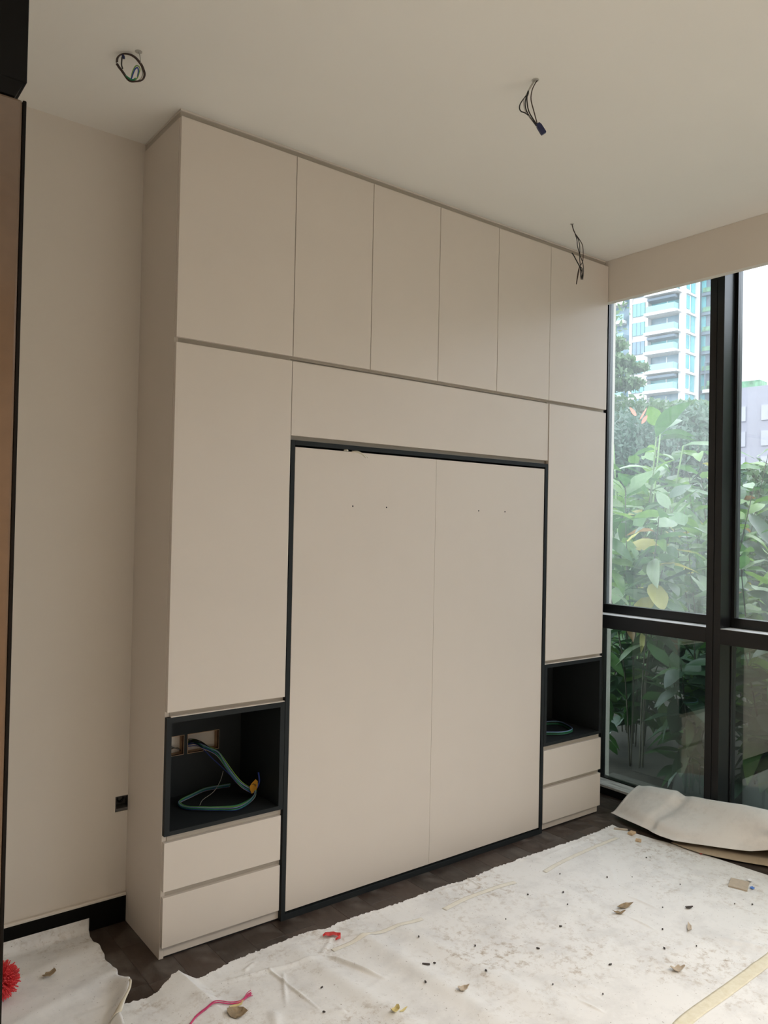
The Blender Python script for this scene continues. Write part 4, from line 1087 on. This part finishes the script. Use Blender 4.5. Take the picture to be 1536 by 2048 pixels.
for i, z in enumerate(floors):
    # balcony bay
    bbox('balcony_slab', -1.5, 1.6, 0.0, 5.15, z - .50, z - .05, 'b_white')
    bbox('balcony_slab_edge', -1.5, 1.6, -.45, 0.0, z - .50, z - .25, 'b_white')
    g = bbox('balcony_glazing', 1.1, 1.6, 0.0, 5.15, z - .05, z + FH - .50, ['b_glass', 'b_glass2'][i % 2])
    bbox('glazing_bar', 1.02, 1.1, 2.4, 2.55, z - .05, z + FH - .75, 'b_white', g)
    bbox('balustrade', -1.42, -1.36, 0.15, 4.9, z - .05, z + .95, 'b_rail')
    bbox('balustrade', -1.36, 1.1, 0.10, 0.16, z - .05, z + .95, 'b_rail')
    if i % 2 == 0:
        bbox('awning', -.9, 1.1, 0.3, 4.9, z + FH - 1.15, z + FH - .75, 'b_dark')
    # bay window
    bbox('spandrel', 0.25, 1.6, 5.6, 7.95, z - .75, z + .15, 'b_white')
    wn = bbox('window', -0.05, 1.6, 5.75, 7.8, z + .15, z + FH - .9, ['b_glass', 'b_glass2', 'b_glass'][i % 3])
    for yq in (6.4, 7.1):
        bbox('window_bar', -0.1, -0.05, yq, yq + .08, z + .15, z + FH - .9, 'b_dark', wn)
    bbox('window_head', -.1, 1.6, 5.6, 7.95, z + FH - .9, z + FH - .75, 'b_white')
    # recessed balconies on the far side
    bbox('balcony_slab', -.4, 1.6, 9.25, 14.5, z - .55, z - .05, 'b_white')
    bbox('recess_glazing', 1.2, 1.6, 9.25, 14.5, z - .05, z + FH - .55, 'b_glass2')
    bbox('balustrade', -.36, -.30, 9.3, 14.4, z - .05, z + .95, 'b_rail')
    # side windows and planter balconies
    sw = bbox('side_window', 0.5, 1.5, -1.0, -.9, z + .1, z + FH - .9, 'b_glass')
    bbox('side_window', 2.0, 3.3, -1.0, -.9, z - .2, z + FH - .7, 'b_glass')
    bbox('window_hood', 0.2, 3.4, -1.25, -.9, z - .75, z - .45, 'b_white')
    bbox('planter_ledge', 4.3, 5.0, -3.4, -1.6, z - .4, z + .1, 'b_dark')
    bbox('plants', 4.2, 5.0, -3.2, -1.8, z + .1, z + .8, 'planter_green')
    bbox('glass_slot', 4.9, 5.0, -2.0, -1.3, z + .2, z + FH - .4, 'b_glass')
    bbox('wing_window', 5.9, 6.0, -6.3, -5.3, z + .1, z + FH - .8, ['b_glass', 'b_glass2'][i % 2])
# terrace with pergola and flowers
bbox('terrace_slab', 3.6, 6.0, -6.6, -2.2, 23.2, 23.7, 'b_white')
bbox('terrace_flowers', 4.2, 5.6, -5.6, -3.6, 25.0, 26.2, 'magenta_flower')
bbox('terrace_plants', 4.2, 5.6, -6.2, -2.6, 23.7, 25.1, 'planter_green')
for k in range(5):
    bbox('pergola_beam', 3.8 + k * .45, 3.95 + k * .45, -6.4, -2.4, 27.9, 28.1, 'b_dark')
for yq in (-6.3, -4.4, -2.5):
    bbox('pergola_post', 3.8, 3.95, yq, yq + .12, 23.7, 27.9, 'b_dark')

go = Vector((*along(28.4, 92), -2.0))
gbd = thing('grey_building', 'hazy grey-blue apartment slab beyond the trees', 'building', go)
def gbox(name, y0_, y1_, x0_, x1_, z0_, z1_, mat):
    V = [tuple(go + ux * a + uy * b + Vector((0, 0, c + 2))) for a, b, c in bverts((x0_, y0_, z0_), (x1_, y1_, z1_))]
    return emit(name, V, BF, mat, gbd)
gbox('wall', -30, 0, 0, 10, -2, 15.9, 'b_grey')
gbox('roof_block', -4.2, 0.0, .3, 9, 15.9, 17.1, 'b_grey')
gbox('roof_garden', -2.6, -.3, 1, 3, 17.1, 17.9, 'planter_green')
for zq in range(5):
    for yq in range(6):
        gbox('window', -1.6 - yq * 2.7, -.5 - yq * 2.7, -.12, 0, 2.6 + zq * 2.7, 4.2 + zq * 2.7, 'b_grey_win')

ho = Vector((*along(27.4, 34), -.1))
hs_ = thing('cream_house', 'small cream house with a grey hipped roof behind the shrubs', 'building', ho)
def hbx(name, V, F, mat):
    return emit(name, [tuple(ho + Vector(v)) for v in V], F, mat, hs_)
hbx('wall', bverts((0, -6, 0), (6, .2, 3.1)), BF, 'b_cream')
hbx('roof', [(-.5, -6.5, 3.1), (6.5, -6.5, 3.1), (6.5, .7, 3.1), (-.5, .7, 3.1), (3, -4.2, 4.3), (3, -1.6, 4.3)], [(0, 1, 4), (1, 2, 5, 4), (2, 3, 5), (3, 0, 4, 5), (3, 2, 1, 0)], 'b_roof')
for yq in (-1.6, -3.4):
    hbx('window', bverts((-.06, yq, 1.6), (0, yq + .9, 2.6)), BF, 'b_dark')
